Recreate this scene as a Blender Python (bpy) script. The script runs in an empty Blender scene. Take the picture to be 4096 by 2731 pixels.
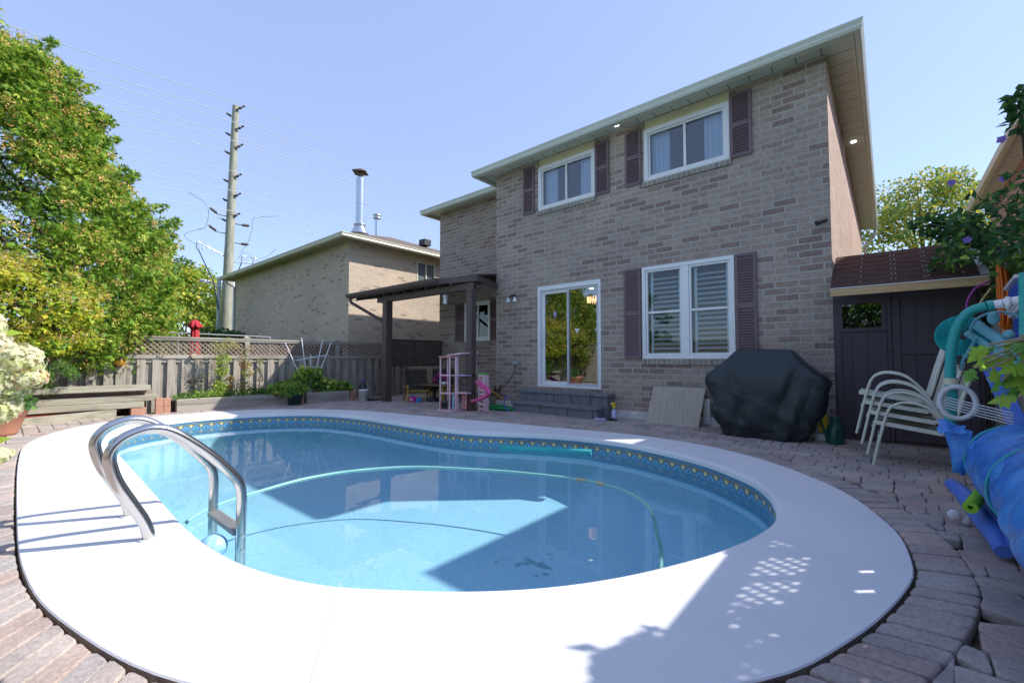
import bpy, bmesh, math, random
import numpy as np
from mathutils import Vector, Matrix
R = math.radians
random.seed(7); rng = np.random.default_rng(11)
scene = bpy.context.scene
# ---------------------------------------------------------------- camera
cam_d = bpy.data.cameras.new('camera'); cam = bpy.data.objects.new('camera', cam_d)
scene.collection.objects.link(cam); scene.camera = cam
cam_d.sensor_width = 36; cam_d.lens = 15.40; cam_d.clip_start = .05; cam_d.clip_end = 900
cam.location = (0, 0, 1.06); cam.rotation_euler = (R(90 + 2.277), 0, R(40.6))
# ---------------------------------------------------------------- world + sun
SUN_AZ, SUN_EL = R(46.5), R(42.6)            # azimuth measured from +Y towards +X
w = bpy.data.worlds.new('World'); scene.world = w; w.use_nodes = True
nt = w.node_tree; bg = nt.nodes['Background']
sky = nt.nodes.new('ShaderNodeTexSky'); sky.sky_type = 'NISHITA'; sky.sun_disc = False
sky.sun_elevation = SUN_EL; sky.sun_rotation = SUN_AZ
sky.air_density = 1.0; sky.dust_density = .35; sky.ozone_density = 3.2
smx = nt.nodes.new('ShaderNodeMixRGB'); smx.inputs[0].default_value = .70; smx.inputs[2].default_value = (1.06, 1.24, 2.0, 1)   # even periwinkle air
nt.links.new(sky.outputs[0], smx.inputs[1]); nt.links.new(smx.outputs[0], bg.inputs[0]); bg.inputs[1].default_value = 0.15
sun_d = bpy.data.lights.new('sun', 'SUN'); sun_d.energy = 2.25; sun_d.angle = R(.55); sun_d.color = (1, .95, .87)
sun = bpy.data.objects.new('sun', sun_d); scene.collection.objects.link(sun)
sdir = Vector((math.sin(SUN_AZ)*math.cos(SUN_EL), math.cos(SUN_AZ)*math.cos(SUN_EL), math.sin(SUN_EL)))
sun.rotation_euler = sdir.to_track_quat('Z', 'Y').to_euler(); sun.location = sdir*40
scene.view_settings.view_transform = 'Standard'; scene.view_settings.look = 'None'
scene.view_settings.exposure = 1.48; scene.view_settings.gamma = 1
scene.render.engine = 'CYCLES'
cy = scene.cycles; cy.max_bounces = 7; cy.transparent_max_bounces = 12; cy.diffuse_bounces = 4
cy.caustics_reflective = False; cy.caustics_refractive = False

# ================================================================ materials
MATS = {}
def newmat(name):
    m = bpy.data.materials.new(name); m.use_nodes = True
    return m, m.node_tree, m.node_tree.nodes['Principled BSDF']
def node(nt, t, **kw):
    n = nt.nodes.new(t)
    for k, v in kw.items():
        if k.startswith('i_'): n.inputs[k[2:]].default_value = v
        else: setattr(n, k, v)
    return n
def ramp(nt, fac, stops, interp='LINEAR'):
    r = nt.nodes.new('ShaderNodeValToRGB'); r.color_ramp.interpolation = interp
    e = r.color_ramp.elements
    while len(e) < len(stops): e.new(.5)
    for i, (p, c) in enumerate(stops):
        e[i].position = p; e[i].color = (*c, 1)
    nt.links.new(fac, r.inputs[0]); return r.outputs[0]
def mat(name, c1, c2=None, rough=.6, metal=0, scale=8, stretch=(1, 1, 1), bump=0, bscale=None, spec=.5, sheen=0, detail=5, world=False, bd=.01, coat=0, c3=None):
    """noise varied surface"""
    if name in MATS: return MATS[name]
    m, nt, p = newmat(name)
    tc = node(nt, 'ShaderNodeTexCoord'); mp = node(nt, 'ShaderNodeMapping'); mp.inputs['Scale'].default_value = stretch
    if world: g = node(nt, 'ShaderNodeNewGeometry'); nt.links.new(g.outputs['Position'], mp.inputs[0])
    else: nt.links.new(tc.outputs['Object'], mp.inputs[0])
    nz = node(nt, 'ShaderNodeTexNoise'); nz.inputs['Scale'].default_value = scale; nz.inputs['Detail'].default_value = detail
    nz.inputs['Roughness'].default_value = .65
    nt.links.new(mp.outputs[0], nz.inputs['Vector'])
    if c2 is None: c2 = tuple(x*.82 for x in c1)
    st = [(.3, c2), (.7, c1)] if c3 is None else [(.28, c2), (.5, c1), (.72, c3)]
    nt.links.new(ramp(nt, nz.outputs['Fac'], st), p.inputs['Base Color'])
    p.inputs['Roughness'].default_value = rough; p.inputs['Metallic'].default_value = metal
    p.inputs['Specular IOR Level'].default_value = spec
    if coat: p.inputs['Coat Weight'].default_value = coat
    if bump:
        n2 = node(nt, 'ShaderNodeTexNoise'); n2.inputs['Scale'].default_value = bscale or scale*6; n2.inputs['Detail'].default_value = 4
        nt.links.new(mp.outputs[0], n2.inputs['Vector'])
        b = node(nt, 'ShaderNodeBump'); b.inputs['Strength'].default_value = bump; b.inputs['Distance'].default_value = bd
        nt.links.new(n2.outputs['Fac'], b.inputs['Height']); nt.links.new(b.outputs[0], p.inputs['Normal'])
    MATS[name] = m; return m

def brick_mat(name, stops, mortar, bw=.30, rh=.10, ms=.011, bump=.6, seed=0., along=None):
    m, nt, p = newmat(name)
    g = node(nt, 'ShaderNodeNewGeometry'); s = node(nt, 'ShaderNodeSeparateXYZ'); nt.links.new(g.outputs['Position'], s.inputs[0])
    a = node(nt, 'ShaderNodeMath', operation='ADD'); nt.links.new(s.outputs[0], a.inputs[0]); nt.links.new(s.outputs[1], a.inputs[1])
    a2 = node(nt, 'ShaderNodeMath', operation='ADD'); nt.links.new(a.outputs[0], a2.inputs[0]); a2.inputs[1].default_value = 60.13 + seed
    zz = node(nt, 'ShaderNodeMath', operation='ADD'); nt.links.new(s.outputs[2], zz.inputs[0]); zz.inputs[1].default_value = 3.0
    c = node(nt, 'ShaderNodeCombineXYZ'); nt.links.new(a2.outputs[0], c.inputs[0]); nt.links.new(zz.outputs[0], c.inputs[1])
    # slight wobble of the coursework
    wn = node(nt, 'ShaderNodeTexNoise'); wn.inputs['Scale'].default_value = 9; nt.links.new(g.outputs['Position'], wn.inputs['Vector'])
    wm = node(nt, 'ShaderNodeVectorMath', operation='MULTIPLY_ADD'); nt.links.new(wn.outputs['Color'], wm.inputs[0]); wm.inputs[1].default_value = (.010, .008, 0); nt.links.new(c.outputs[0], wm.inputs[2])
    b = node(nt, 'ShaderNodeTexBrick'); b.offset = .5; b.squash = 1
    b.inputs['Color1'].default_value = (0, 0, 0, 1); b.inputs['Color2'].default_value = (1, 1, 1, 1); b.inputs['Mortar'].default_value = (.5, .5, .5, 1)
    b.inputs['Scale'].default_value = 1; b.inputs['Mortar Size'].default_value = ms; b.inputs['Mortar Smooth'].default_value = .3
    b.inputs['Bias'].default_value = 0; b.inputs['Brick Width'].default_value = bw; b.inputs['Row Height'].default_value = rh
    nt.links.new(wm.outputs[0], b.inputs['Vector'])
    col = ramp(nt, b.outputs['Color'], stops)
    n1 = node(nt, 'ShaderNodeTexNoise'); n1.inputs['Scale'].default_value = 26; n1.inputs['Detail'].default_value = 6; nt.links.new(g.outputs['Position'], n1.inputs['Vector'])
    n3 = node(nt, 'ShaderNodeTexNoise'); n3.inputs['Scale'].default_value = .55; n3.inputs['Detail'].default_value = 3; nt.links.new(g.outputs['Position'], n3.inputs['Vector'])
    md = node(nt, 'ShaderNodeMixRGB', blend_type='MULTIPLY'); md.inputs[0].default_value = 1
    nt.links.new(col, md.inputs[1]); nt.links.new(ramp(nt, n1.outputs['Fac'], [(.25, (.72, .72, .72)), (.7, (1.15, 1.13, 1.1))]), md.inputs[2])
    mx = node(nt, 'ShaderNodeMixRGB'); nt.links.new(b.outputs['Fac'], mx.inputs[0]); nt.links.new(md.outputs[0], mx.inputs[1]); mx.inputs[2].default_value = (*mortar, 1)
    m3 = node(nt, 'ShaderNodeMixRGB', blend_type='MULTIPLY'); m3.inputs[0].default_value = 1
    nt.links.new(mx.outputs[0], m3.inputs[1]); nt.links.new(ramp(nt, n3.outputs['Fac'], [(.3, (.88, .88, .9)), (.7, (1.08, 1.06, 1.03))]), m3.inputs[2])
    nt.links.new(m3.outputs[0], p.inputs['Base Color']); p.inputs['Roughness'].default_value = .9; p.inputs['Specular IOR Level'].default_value = .2
    inv = node(nt, 'ShaderNodeMath', operation='MULTIPLY_ADD'); nt.links.new(b.outputs['Fac'], inv.inputs[0]); inv.inputs[1].default_value = -1
    hm = node(nt, 'ShaderNodeMath', operation='MULTIPLY'); nt.links.new(n1.outputs['Fac'], hm.inputs[0]); hm.inputs[1].default_value = .9
    nt.links.new(hm.outputs[0], inv.inputs[2])
    bp = node(nt, 'ShaderNodeBump'); bp.inputs['Strength'].default_value = bump; bp.inputs['Distance'].default_value = .012
    nt.links.new(inv.outputs[0], bp.inputs['Height']); nt.links.new(bp.outputs[0], p.inputs['Normal'])
    return m

def leaf_mat(name, c1, c2, trans=.35, rough=.55, scale=3):
    m, nt, p = newmat(name)
    g = node(nt, 'ShaderNodeNewGeometry'); nz = node(nt, 'ShaderNodeTexNoise'); nz.inputs['Scale'].default_value = scale; nz.inputs['Detail'].default_value = 6
    nt.links.new(g.outputs['Position'], nz.inputs['Vector'])
    c = ramp(nt, nz.outputs['Fac'], [(.32, c1), (.68, c2)])
    nt.links.new(c, p.inputs['Base Color']); p.inputs['Roughness'].default_value = rough; p.inputs['Specular IOR Level'].default_value = .35
    t = node(nt, 'ShaderNodeBsdfTranslucent'); nt.links.new(c, t.inputs[0])
    mx = node(nt, 'ShaderNodeMixShader'); mx.inputs[0].default_value = trans
    nt.links.new(p.outputs[0], mx.inputs[1]); nt.links.new(t.outputs[0], mx.inputs[2])
    nt.links.new(mx.outputs[0], nt.nodes['Material Output'].inputs[0]); return m
def glass_mat(name, tint, extra=.06):
    m, nt, p = newmat(name); nt.nodes.remove(p)
    t = node(nt, 'ShaderNodeBsdfTransparent'); t.inputs[0].default_value = (*tint, 1)
    gl = node(nt, 'ShaderNodeBsdfGlossy'); gl.inputs['Roughness'].default_value = .01; gl.inputs[0].default_value = (.95, 1, 1, 1)
    f = node(nt, 'ShaderNodeFresnel'); f.inputs[0].default_value = 1.5
    a = node(nt, 'ShaderNodeMath', operation='ADD'); nt.links.new(f.outputs[0], a.inputs[0]); a.inputs[1].default_value = extra
    mx = node(nt, 'ShaderNodeMixShader'); nt.links.new(a.outputs[0], mx.inputs[0]); nt.links.new(t.outputs[0], mx.inputs[1]); nt.links.new(gl.outputs[0], mx.inputs[2])
    nt.links.new(mx.outputs[0], nt.nodes['Material Output'].inputs[0]); return m
def emit_mat(name, c, s):
    m, nt, p = newmat(name); p.inputs['Emission Color'].default_value = (*c, 1); p.inputs['Emission Strength'].default_value = s
    p.inputs['Base Color'].default_value = (*c, 1); return m

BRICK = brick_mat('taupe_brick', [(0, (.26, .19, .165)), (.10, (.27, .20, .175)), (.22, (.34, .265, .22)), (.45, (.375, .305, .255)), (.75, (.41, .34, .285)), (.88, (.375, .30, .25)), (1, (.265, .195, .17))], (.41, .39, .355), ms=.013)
BRICKL = brick_mat('sun_lightened_brick', [(0, (.48, .36, .30)), (1, (.58, .45, .39))], (.50, .40, .34), bump=1.0)  # lighter, pinker copy of the house brick, with the sun's brightness in its colour
NBRICK = brick_mat('beige_brick', [(0, (.34, .29, .24)), (.05, (.37, .31, .26)), (.08, (.52, .435, .345)), (.5, (.56, .47, .37)), (1, (.60, .50, .39))], (.56, .475, .375), bw=.26, rh=.085, bump=.4, seed=3.7)
SILLB = brick_mat('sill_brick', [(0, (.25, .23, .19)), (1, (.34, .31, .26))], (.42, .41, .38), bw=.085, rh=.6, seed=1.1)
M_WHITE = mat('white_vinyl', (.80, .81, .80), (.74, .75, .74), .35, scale=3)
M_SHUT = mat('plum_brown_shutter', (.17, .115, .125), (.145, .10, .108), .55, scale=5, bump=.1)
M_CREAM = mat('cream_aluminium', (.66, .63, .50), (.60, .57, .45), .4, scale=2)
M_GUT = mat('pale_gutter_metal', (.62, .64, .56), (.56, .58, .50), .35, scale=2)
M_PANEL = mat('cream_panel', (.70, .64, .42), (.64, .58, .38), .5, scale=3)
M_PARG = mat('white_parging', (.74, .74, .72), (.50, .49, .46), .85, scale=6, bump=.5)
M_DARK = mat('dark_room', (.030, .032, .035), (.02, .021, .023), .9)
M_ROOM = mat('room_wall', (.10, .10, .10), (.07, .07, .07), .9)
M_CURT = mat('pale_curtain', (.80, .84, .92), (.7, .75, .85), .8, scale=3)
M_BLIND = mat('grey_blind', (.80, .87, .88), (.72, .80, .82), .5)
M_GLASS = glass_mat('window_glass', (.70, .84, .95), .10)
M_GLASSL = glass_mat('lower_window_glass', (.84, .93, .97), .03)
M_GLASSD = glass_mat('door_glass', (.62, .68, .66), .20)
M_SHING = mat('brown_shingle', (.115, .062, .050), (.075, .042, .036), .95, scale=60, bump=.7, bscale=220, spec=.2)
M_NSHING = mat('weathered_shingle', (.20, .16, .13), (.12, .10, .085), .95, scale=14, bump=.8, bscale=60, spec=.2)
M_SHED = mat('charcoal_paint', (.078, .064, .076), (.062, .050, .060), .65, scale=4, stretch=(1, 1, .2), bump=.15, bscale=30)
M_LUMB = mat('new_lumber', (.62, .43, .22), (.48, .30, .13), .7, scale=5, stretch=(.4, 2, 6), bump=.2)
M_PERG = mat('brown_stained_wood', (.105, .075, .066), (.078, .057, .051), .6, scale=6, bump=.2)
M_GREYW = mat('weathered_grey_wood', (.38, .34, .285), (.14, .11, .085), .9, scale=2.6, stretch=(4, 4, .5), bump=.6, bscale=14, detail=9, c3=(.46, .425, .37))
M_GREYH = mat('weathered_rail_wood', (.36, .33, .28), (.17, .145, .12), .9, scale=3.2, stretch=(3, .3, 3), bump=.6, bscale=14, detail=9, c3=(.43, .41, .35))
M_LATT = mat('brown_lattice_wood', (.34, .27, .22), (.20, .14, .11), .9, scale=5, bump=.3)
M_STAIN = mat('timber_green_grey', (.36, .34, .26), (.18, .15, .115), .9, scale=3.5, stretch=(3, .3, 3), bump=.6, bscale=14, detail=9, c3=(.43, .42, .33))
M_SAND = mat('joint_sand', (.27, .21, .16), (.15, .11, .085), .95, scale=20, bump=.6)
M_GRASS = mat('lawn', (.08, .13, .03), (.05, .09, .02), .9, scale=8, bump=.6)
M_STEP = mat('charcoal_block', (.22, .225, .24), (.14, .145, .155), .9, scale=9, bump=.8, bscale=60)
M_STEEL = None
M_RED = mat('mulch_red', (.40, .08, .035), (.2, .035, .02), .95, scale=40, bump=1)
M_SOIL = mat('soil', (.06, .042, .03), (.03, .022, .016), .95, scale=20, bump=.8)
M_TERR = mat('terracotta', (.56, .27, .18), (.48, .22, .145), .75, scale=4, bump=.15)
M_BRK = mat('red_paver_block', (.50, .27, .19), (.42, .22, .16), .9, scale=14, bump=.5)
M_BARK = mat('bark', (.12, .09, .065), (.06, .045, .034), .95, scale=10, stretch=(3, 3, .6), bump=.9)
M_BLACKM = mat('black_metal', (.03, .03, .033), (.02, .02, .022), .45, scale=5)

# ================================================================ mesh helper
class MB:
    def __init__(s): s.v = []; s.f = []; s.sm = []; s.mi = []; s.cm = 0; s.uv = None
    def add(s, vs, fs, smooth=False):
        o = len(s.v); s.v += [tuple(v) for v in vs]
        for f in fs: s.f.append(tuple(i+o for i in f)); s.sm.append(smooth); s.mi.append(s.cm)
        return s
    def box(s, x0, x1, y0, y1, z0, z1):
        if x0 > x1: x0, x1 = x1, x0
        if y0 > y1: y0, y1 = y1, y0
        if z0 > z1: z0, z1 = z1, z0
        return s.add([(x0,y0,z0),(x1,y0,z0),(x1,y1,z0),(x0,y1,z0),(x0,y0,z1),(x1,y0,z1),(x1,y1,z1),(x0,y1,z1)],
              [(0,3,2,1),(4,5,6,7),(0,1,5,4),(1,2,6,5),(2,3,7,6),(3,0,4,7)])
    def bar(s, p, q, w, h, upv=(0,0,1)):
        p = Vector(p); q = Vector(q); d = (q-p).normalized(); u = Vector(upv)
        if abs(d.dot(u)) > .98: u = Vector((1, 0, 0))
        a = d.cross(u).normalized()*w/2; b = a.cross(d).normalized()*h/2
        vs = [p-a-b, p+a-b, p+a+b, p-a+b, q-a-b, q+a-b, q+a+b, q-a+b]
        return s.add(vs, [(0,1,2,3),(7,6,5,4),(0,4,5,1),(1,5,6,2),(2,6,7,3),(3,7,4,0)])
    def tube(s, pts, r, n=10, closed=False, cap=True):
        P = [Vector(p) for p in pts]; N = len(P); rr = r if hasattr(r, '__len__') else [r]*N
        T = []
        for i in range(N):
            a = P[(i-1) % N] if (closed or i > 0) else P[i]; b = P[(i+1) % N] if (closed or i < N-1) else P[i]
            t = (b-a); T.append(t.normalized() if t.length > 1e-9 else Vector((0, 0, 1)))
        u = Vector((0, 0, 1)) if abs(T[0].z) < .9 else Vector((1, 0, 0)); u = (u-T[0]*u.dot(T[0])).normalized()
        vs = []
        for i in range(N):
            u = u-T[i]*u.dot(T[i])
            u = u.normalized() if u.length > 1e-6 else T[i].orthogonal().normalized()
            v = T[i].cross(u)
            for k in range(n):
                a = 2*math.pi*k/n; vs.append(P[i]+(u*math.cos(a)+v*math.sin(a))*rr[i])
        fs = []
        for i in range(N if closed else N-1):
            j = (i+1) % N
            for k in range(n): fs.append((i*n+k, i*n+(k+1) % n, j*n+(k+1) % n, j*n+k))
        s.add(vs, fs, True)
        if cap and not closed:
            s.add(vs[:n], [tuple(reversed(range(n)))]); s.add(vs[-n:], [tuple(range(n))])
        return s
    def cyl(s, p, q, r, r2=None, n=14): return s.tube([p, q], [r, r if r2 is None else r2], n)
    def lathe(s, prof, c, n=24, axis='z'):
        vs = []
        for (r, h) in prof:
            for k in range(n):
                a = 2*math.pi*k/n
                x, y, z = r*math.cos(a), r*math.sin(a), h
                if axis == 'y': x, y, z = x, h, y
                if axis == 'x': x, y, z = h, x, y
                vs.append((c[0]+x, c[1]+y, c[2]+z))
        fs = [(i*n+k, i*n+(k+1) % n, (i+1)*n+(k+1) % n, (i+1)*n+k) for i in range(len(prof)-1) for k in range(n)]
        s.add(vs, fs, True)
        return s
    def prism(s, poly, z0, z1):
        n = len(poly); vs = [(x, y, z0) for x, y in poly]+[(x, y, z1) for x, y in poly]
        return s.add(vs, [tuple(reversed(range(n))), tuple(range(n, 2*n))]+[(i, (i+1) % n, n+(i+1) % n, n+i) for i in range(n)])
    def quad(s, a, b, c, d): return s.add([a, b, c, d], [(0, 1, 2, 3)])
    def sphere(s, c, r, sq=(1, 1, 1), n=14, m=9):
        vs = []; 
        for i in range(m+1):
            t = math.pi*i/m
            for k in range(n):
                a = 2*math.pi*k/n; vs.append((c[0]+r*sq[0]*math.sin(t)*math.cos(a), c[1]+r*sq[1]*math.sin(t)*math.sin(a), c[2]+r*sq[2]*math.cos(t)))
        return s.add(vs, [(i*n+k, (i+1)*n+k, (i+1)*n+(k+1) % n, i*n+(k+1) % n) for i in range(m) for k in range(n)], True)
    def sweep(s, path, prof, close_prof=True):
        """path: 2D points; prof: (outward, z); outward = right of travel"""
        P = [Vector(p) for p in path]; n = len(prof); vs = []
        for i, p in enumerate(P):
            d0 = (P[i]-P[i-1]).normalized() if i > 0 else (P[1]-P[0]).normalized()
            d1 = (P[i+1]-P[i]).normalized() if i < len(P)-1 else d0
            n0 = Vector((d0.y, -d0.x)); n1 = Vector((d1.y, -d1.x)); m = (n0+n1).normalized(); k = 1/max(.3, m.dot(n0))
            for (o, z) in prof: vs.append((p.x+m.x*o*k, p.y+m.y*o*k, z))
        fs = []
        rngk = range(n if close_prof else n-1)
        for i in range(len(P)-1):
            for k in rngk: fs.append((i*n+k, i*n+(k+1) % n, (i+1)*n+(k+1) % n, (i+1)*n+k))
        s.add(vs, fs)
        if close_prof: s.add(vs[:n], [tuple(range(n))]); s.add(vs[-n:], [tuple(reversed(range(n)))])
        return s
    def wall(s, o, ud, L, z0, z1, holes, t, nrm):
        """slab wall with rectangular openings. o: 2D origin, ud: 2D direction, holes: (u0,u1,z0,z1), t thickness away from nrm"""
        us = sorted({0, L, *[h[0] for h in holes], *[h[1] for h in holes]}); zs = sorted({z0, z1, *[h[2] for h in holes], *[h[3] for h in holes]})
        def pt(u, z, d): return (o[0]+ud[0]*u-nrm[0]*d, o[1]+ud[1]*u-nrm[1]*d, z)
        for i in range(len(us)-1):
            for j in range(len(zs)-1):
                um = (us[i]+us[i+1])/2; zm = (zs[j]+zs[j+1])/2
                if any(h[0] < um < h[1] and h[2] < zm < h[3] for h in holes): continue
                for d in (0, t): s.quad(pt(us[i], zs[j], d), pt(us[i+1], zs[j], d), pt(us[i+1], zs[j+1], d), pt(us[i], zs[j+1], d))
        for (a, b, c, d) in holes:
            for (p, q) in (((a, c), (b, c)), ((b, c), (b, d)), ((b, d), (a, d)), ((a, d), (a, c))):
                s.quad(pt(*p, 0), pt(*q, 0), pt(*q, t), pt(*p, t))
        return s
    def build(s, name, m=None, parent=None, bevel=0, uv=None, fix=False):
        me = bpy.data.meshes.new(name)
        off = Vector(parent['o']) if parent is not None and 'o' in parent else Vector((0, 0, 0))
        vs = [(v[0]-off.x, v[1]-off.y, v[2]-off.z) for v in s.v] if off.length else s.v
        me.from_pydata(vs, [], s.f)
        me.polygons.foreach_set('use_smooth', s.sm); me.polygons.foreach_set('material_index', s.mi)
        if uv is not None:
            l = me.uv_layers.new(name='uv'); l.data.foreach_set('uv', [c for f in uv for p in f for c in p])
        ms = m if isinstance(m, (list, tuple)) else [m]
        for x in ms:
            if x: me.materials.append(x)
        if fix:
            b = bmesh.new(); b.from_mesh(me); bmesh.ops.remove_doubles(b, verts=b.verts, dist=1e-5); bmesh.ops.recalc_face_normals(b, faces=b.faces); b.to_mesh(me); b.free()
        me.update()
        o = bpy.data.objects.new(name, me); scene.collection.objects.link(o)
        if parent is not None:
            o.parent = parent; o['o'] = tuple(off)
        if bevel:
            md = o.modifiers.new('bevel', 'BEVEL'); md.width = bevel; md.segments = 2; md.limit_method = 'ANGLE'
        return o
def tag(o, label=None, cat=None, group=None, kind=None):
    if label: o['label'] = label
    if cat: o['category'] = cat
    if group: o['group'] = group
    if kind: o['kind'] = kind
    return o
def thing(name, label, cat, loc=(0, 0, 0), group=None):
    o = bpy.data.objects.new(name, None); scene.collection.objects.link(o); o.location = loc; o['o'] = tuple(loc); o.empty_display_size = .1
    return tag(o, label, cat, group)
def struct(o): o['kind'] = 'structure'; return o
def copytree(o, dloc=(0, 0, 0), parent=None):
    c = o.copy(); scene.collection.objects.link(c); c.parent = parent
    if parent is None: c.location = Vector(o.location)+Vector(dloc)
    for ch in list(o.children): copytree(ch, parent=c)
    return c
def spline(pts, n=8, closed=False):
    P = [Vector(p) for p in pts]; N = len(P); out = []
    for i in range(N if closed else N-1):
        if closed: p0, p1, p2, p3 = P[(i-1) % N], P[i], P[(i+1) % N], P[(i+2) % N]
        else: p0, p1, p2, p3 = P[max(i-1, 0)], P[i], P[i+1], P[min(i+2, N-1)]
        for k in range(n):
            t = k/n; out.append(.5*((2*p1)+(-p0+p2)*t+(2*p0-5*p1+4*p2-p3)*t*t+(-p0+3*p1-3*p2+p3)*t**3))
    if not closed: out.append(P[-1])
    return out
def resample(P, n, closed=True):
    Q = list(P)+([P[0]] if closed else []); L = [0]
    for i in range(len(Q)-1): L.append(L[-1]+(Q[i+1]-Q[i]).length)
    out = []; j = 0
    for k in range(n):
        t = L[-1]*k/(n if closed else n-1)
        while j < len(L)-2 and L[j+1] < t: j += 1
        out.append(Q[j].lerp(Q[j+1], (t-L[j])/max(1e-9, L[j+1]-L[j])))
    return out, L[-1]

# ---------------------------------------------------------------- foliage helper
def leafcloud(name, pos, d, nrm, ln, wd, mats, midx, parent=None, bend=.15):
    """pos,d,nrm: (N,3); one folded quad per leaf, straight into mesh arrays"""
    N = len(pos); off = np.array(parent['o']) if parent is not None and 'o' in parent else np.zeros(3)
    d = d/np.linalg.norm(d, axis=1, keepdims=True); sd = np.cross(d, nrm); sd /= np.maximum(1e-6, np.linalg.norm(sd, axis=1, keepdims=True)); nn = np.cross(sd, d)
    ln = np.asarray(ln).reshape(-1, 1)*np.ones((N, 1)); wd = np.asarray(wd).reshape(-1, 1)*np.ones((N, 1))
    p = pos-off
    V = np.stack([p, p+d*ln*.45+sd*wd*.5+nn*ln*bend*.5, p+d*ln-nn*ln*bend, p+d*ln*.45-sd*wd*.5+nn*ln*bend*.5], 1).reshape(-1, 3)
    me = bpy.data.meshes.new(name); me.vertices.add(4*N); me.vertices.foreach_set('co', V.ravel())
    me.loops.add(4*N); me.loops.foreach_set('vertex_index', np.arange(4*N)); me.polygons.add(N)
    me.polygons.foreach_set('loop_start', np.arange(0, 4*N, 4)); me.polygons.foreach_set('loop_total', np.full(N, 4))
    for m in mats: me.materials.append(m)
    me.polygons.foreach_set('material_index', np.asarray(midx, dtype=np.int32)); me.update(); me.validate()
    o = bpy.data.objects.new(name, me); scene.collection.objects.link(o)
    if parent is not None: o.parent = parent
    return o
def unit(n): v = rng.normal(size=(n, 3)); return v/np.linalg.norm(v, axis=1, keepdims=True)
def clump_points(cl, per, shell=.25):
    """cl: list (cx,cy,cz,r); returns positions, outward normals, clump id"""
    C = np.array(cl); n = len(C)*per; idx = np.repeat(np.arange(len(C)), per); u = unit(n)
    r = C[idx, 3:4]*(1-shell*rng.random((n, 1))**1.5)
    return C[idx, :3]+u*r*np.array([1, 1, .8]), u, idx
def crown(name, cl, per, ln, wd, mats, weights, parent, droop=.3, shell=.35, up=.5, fan=1, spread=.9, outn=None):
    p, u, idx = clump_points(cl, per, shell); n = len(p)
    d = u+unit(n)*.7; d[:, 2] += -droop; nr = unit(n)*.6+np.array([0, 0, up])+u*.5
    cw = np.random.default_rng(5).random(len(cl))
    if fan > 1:
        d /= np.linalg.norm(d, axis=1, keepdims=True); s = np.cross(d, nr); s /= np.linalg.norm(s, axis=1, keepdims=True)
        ang = np.linspace(-spread, spread, fan)
        D = np.concatenate([d*math.cos(a)+s*math.sin(a) for a in ang]); P = np.concatenate([p]*fan)
        NR = np.concatenate([nr]*fan); ID = np.concatenate([idx]*fan); base = np.tile(rng.random(n), fan)
        L = np.concatenate([ln*(1-.45*abs(a)/max(spread, .01))*(.7+.6*rng.random(n)) for a in ang]); D = D+unit(len(D))*.12
    else: D, P, NR, ID, base, L = d, p, nr, idx, rng.random(n), ln*(.7+.6*rng.random(n))
    t = .6*base+.4*cw[ID]+rng.normal(size=len(P))*.06
    mi = np.digitize(t, np.cumsum(weights)[:-1]/sum(weights))
    W = wd*(.8+.4*rng.random(len(P)))
    return leafcloud(name, P, D, NR, L, W, mats, mi, parent)

# ================================================================ POOL + DECK
inner_c = [(-6.61,.90),(-4.62,.84),(-3.38,.80),(-2.77,.83),(-2.38,.91),(-2.05,1.04),(-1.78,1.22),(-1.49,1.45),(-1.25,1.7),(-1.06,1.97),(-.9,2.27),(-.74,2.65),(-.63,3.06),(-.60,3.40),(-.67,3.78),(-.80,4.12),(-1.03,4.44),(-1.57,4.86),(-2.38,5.15),(-3.0,5.18),(-3.62,5.04),(-4.25,4.74),(-4.81,4.50),(-5.5,4.40),(-6.25,4.38),(-7.68,4.32),(-8.71,3.97),(-9.30,3.13),(-9.42,2.2),(-9.05,1.45),(-8.3,1.05),(-7.5,.92)]
outer_c = [(-6.85,.15),(-4.31,.10),(-3.24,.11),(-2.54,.20),(-1.77,.43),(-1.05,.92),(-.39,1.61),(-.14,2.11),(.03,2.71),(.07,3.14),(-.03,3.78),(-.42,4.62),(-1.29,5.46),(-2.45,5.81),(-3.79,5.66),(-6.32,5.22),(-8.56,4.74),(-10.05,3.55),(-10.35,2.3),(-10.1,1.3),(-9.3,.6),(-8.2,.25)]
def loop2(pts, n):
    P, L = resample(spline([(x, y, 0) for x, y in pts], 10, True), n); return P, L
NI = 220
inner, LI = loop2(inner_c, NI); outer, LO = loop2(outer_c, NI)
def align(a, b):   # rotate b so that its index 0 is nearest to a[0]
    k = min(range(len(b)), key=lambda i: (b[i]-a[0]).length); return b[k:]+b[:k]
def inset(P, d):   # positive = towards the outside (loops run counter-clockwise)
    out = []; n = len(P)
    for i in range(n):
        t = (P[(i+1) % n]-P[i-1]).normalized(); out.append(P[i]+Vector((t.y, -t.x, 0))*d)
    return out
def area(P): return sum(P[i].x*P[(i+1) % len(P)].y-P[(i+1) % len(P)].x*P[i].y for i in range(len(P)))/2
if area(inner) < 0: inner.reverse()
if area(outer) < 0: outer.reverse()
outer = align(inner, outer)
WZ = -.185
def ring(mb, A, za, B, zb, smooth=True, uv=None, ua=None, va=0, vb=1, L=1):
    n = len(A); o = [(p.x, p.y, za) for p in A]+[(p.x, p.y, zb) for p in B]
    mb.add(o, [(i, (i+1) % n, n+(i+1) % n, n+i) for i in range(n)], smooth)
    if uv is not None:
        for i in range(n): uv.append([(i/n*L, va), ((i+1)/n*L, va), ((i+1)/n*L, vb), (i/n*L, vb)])
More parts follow.
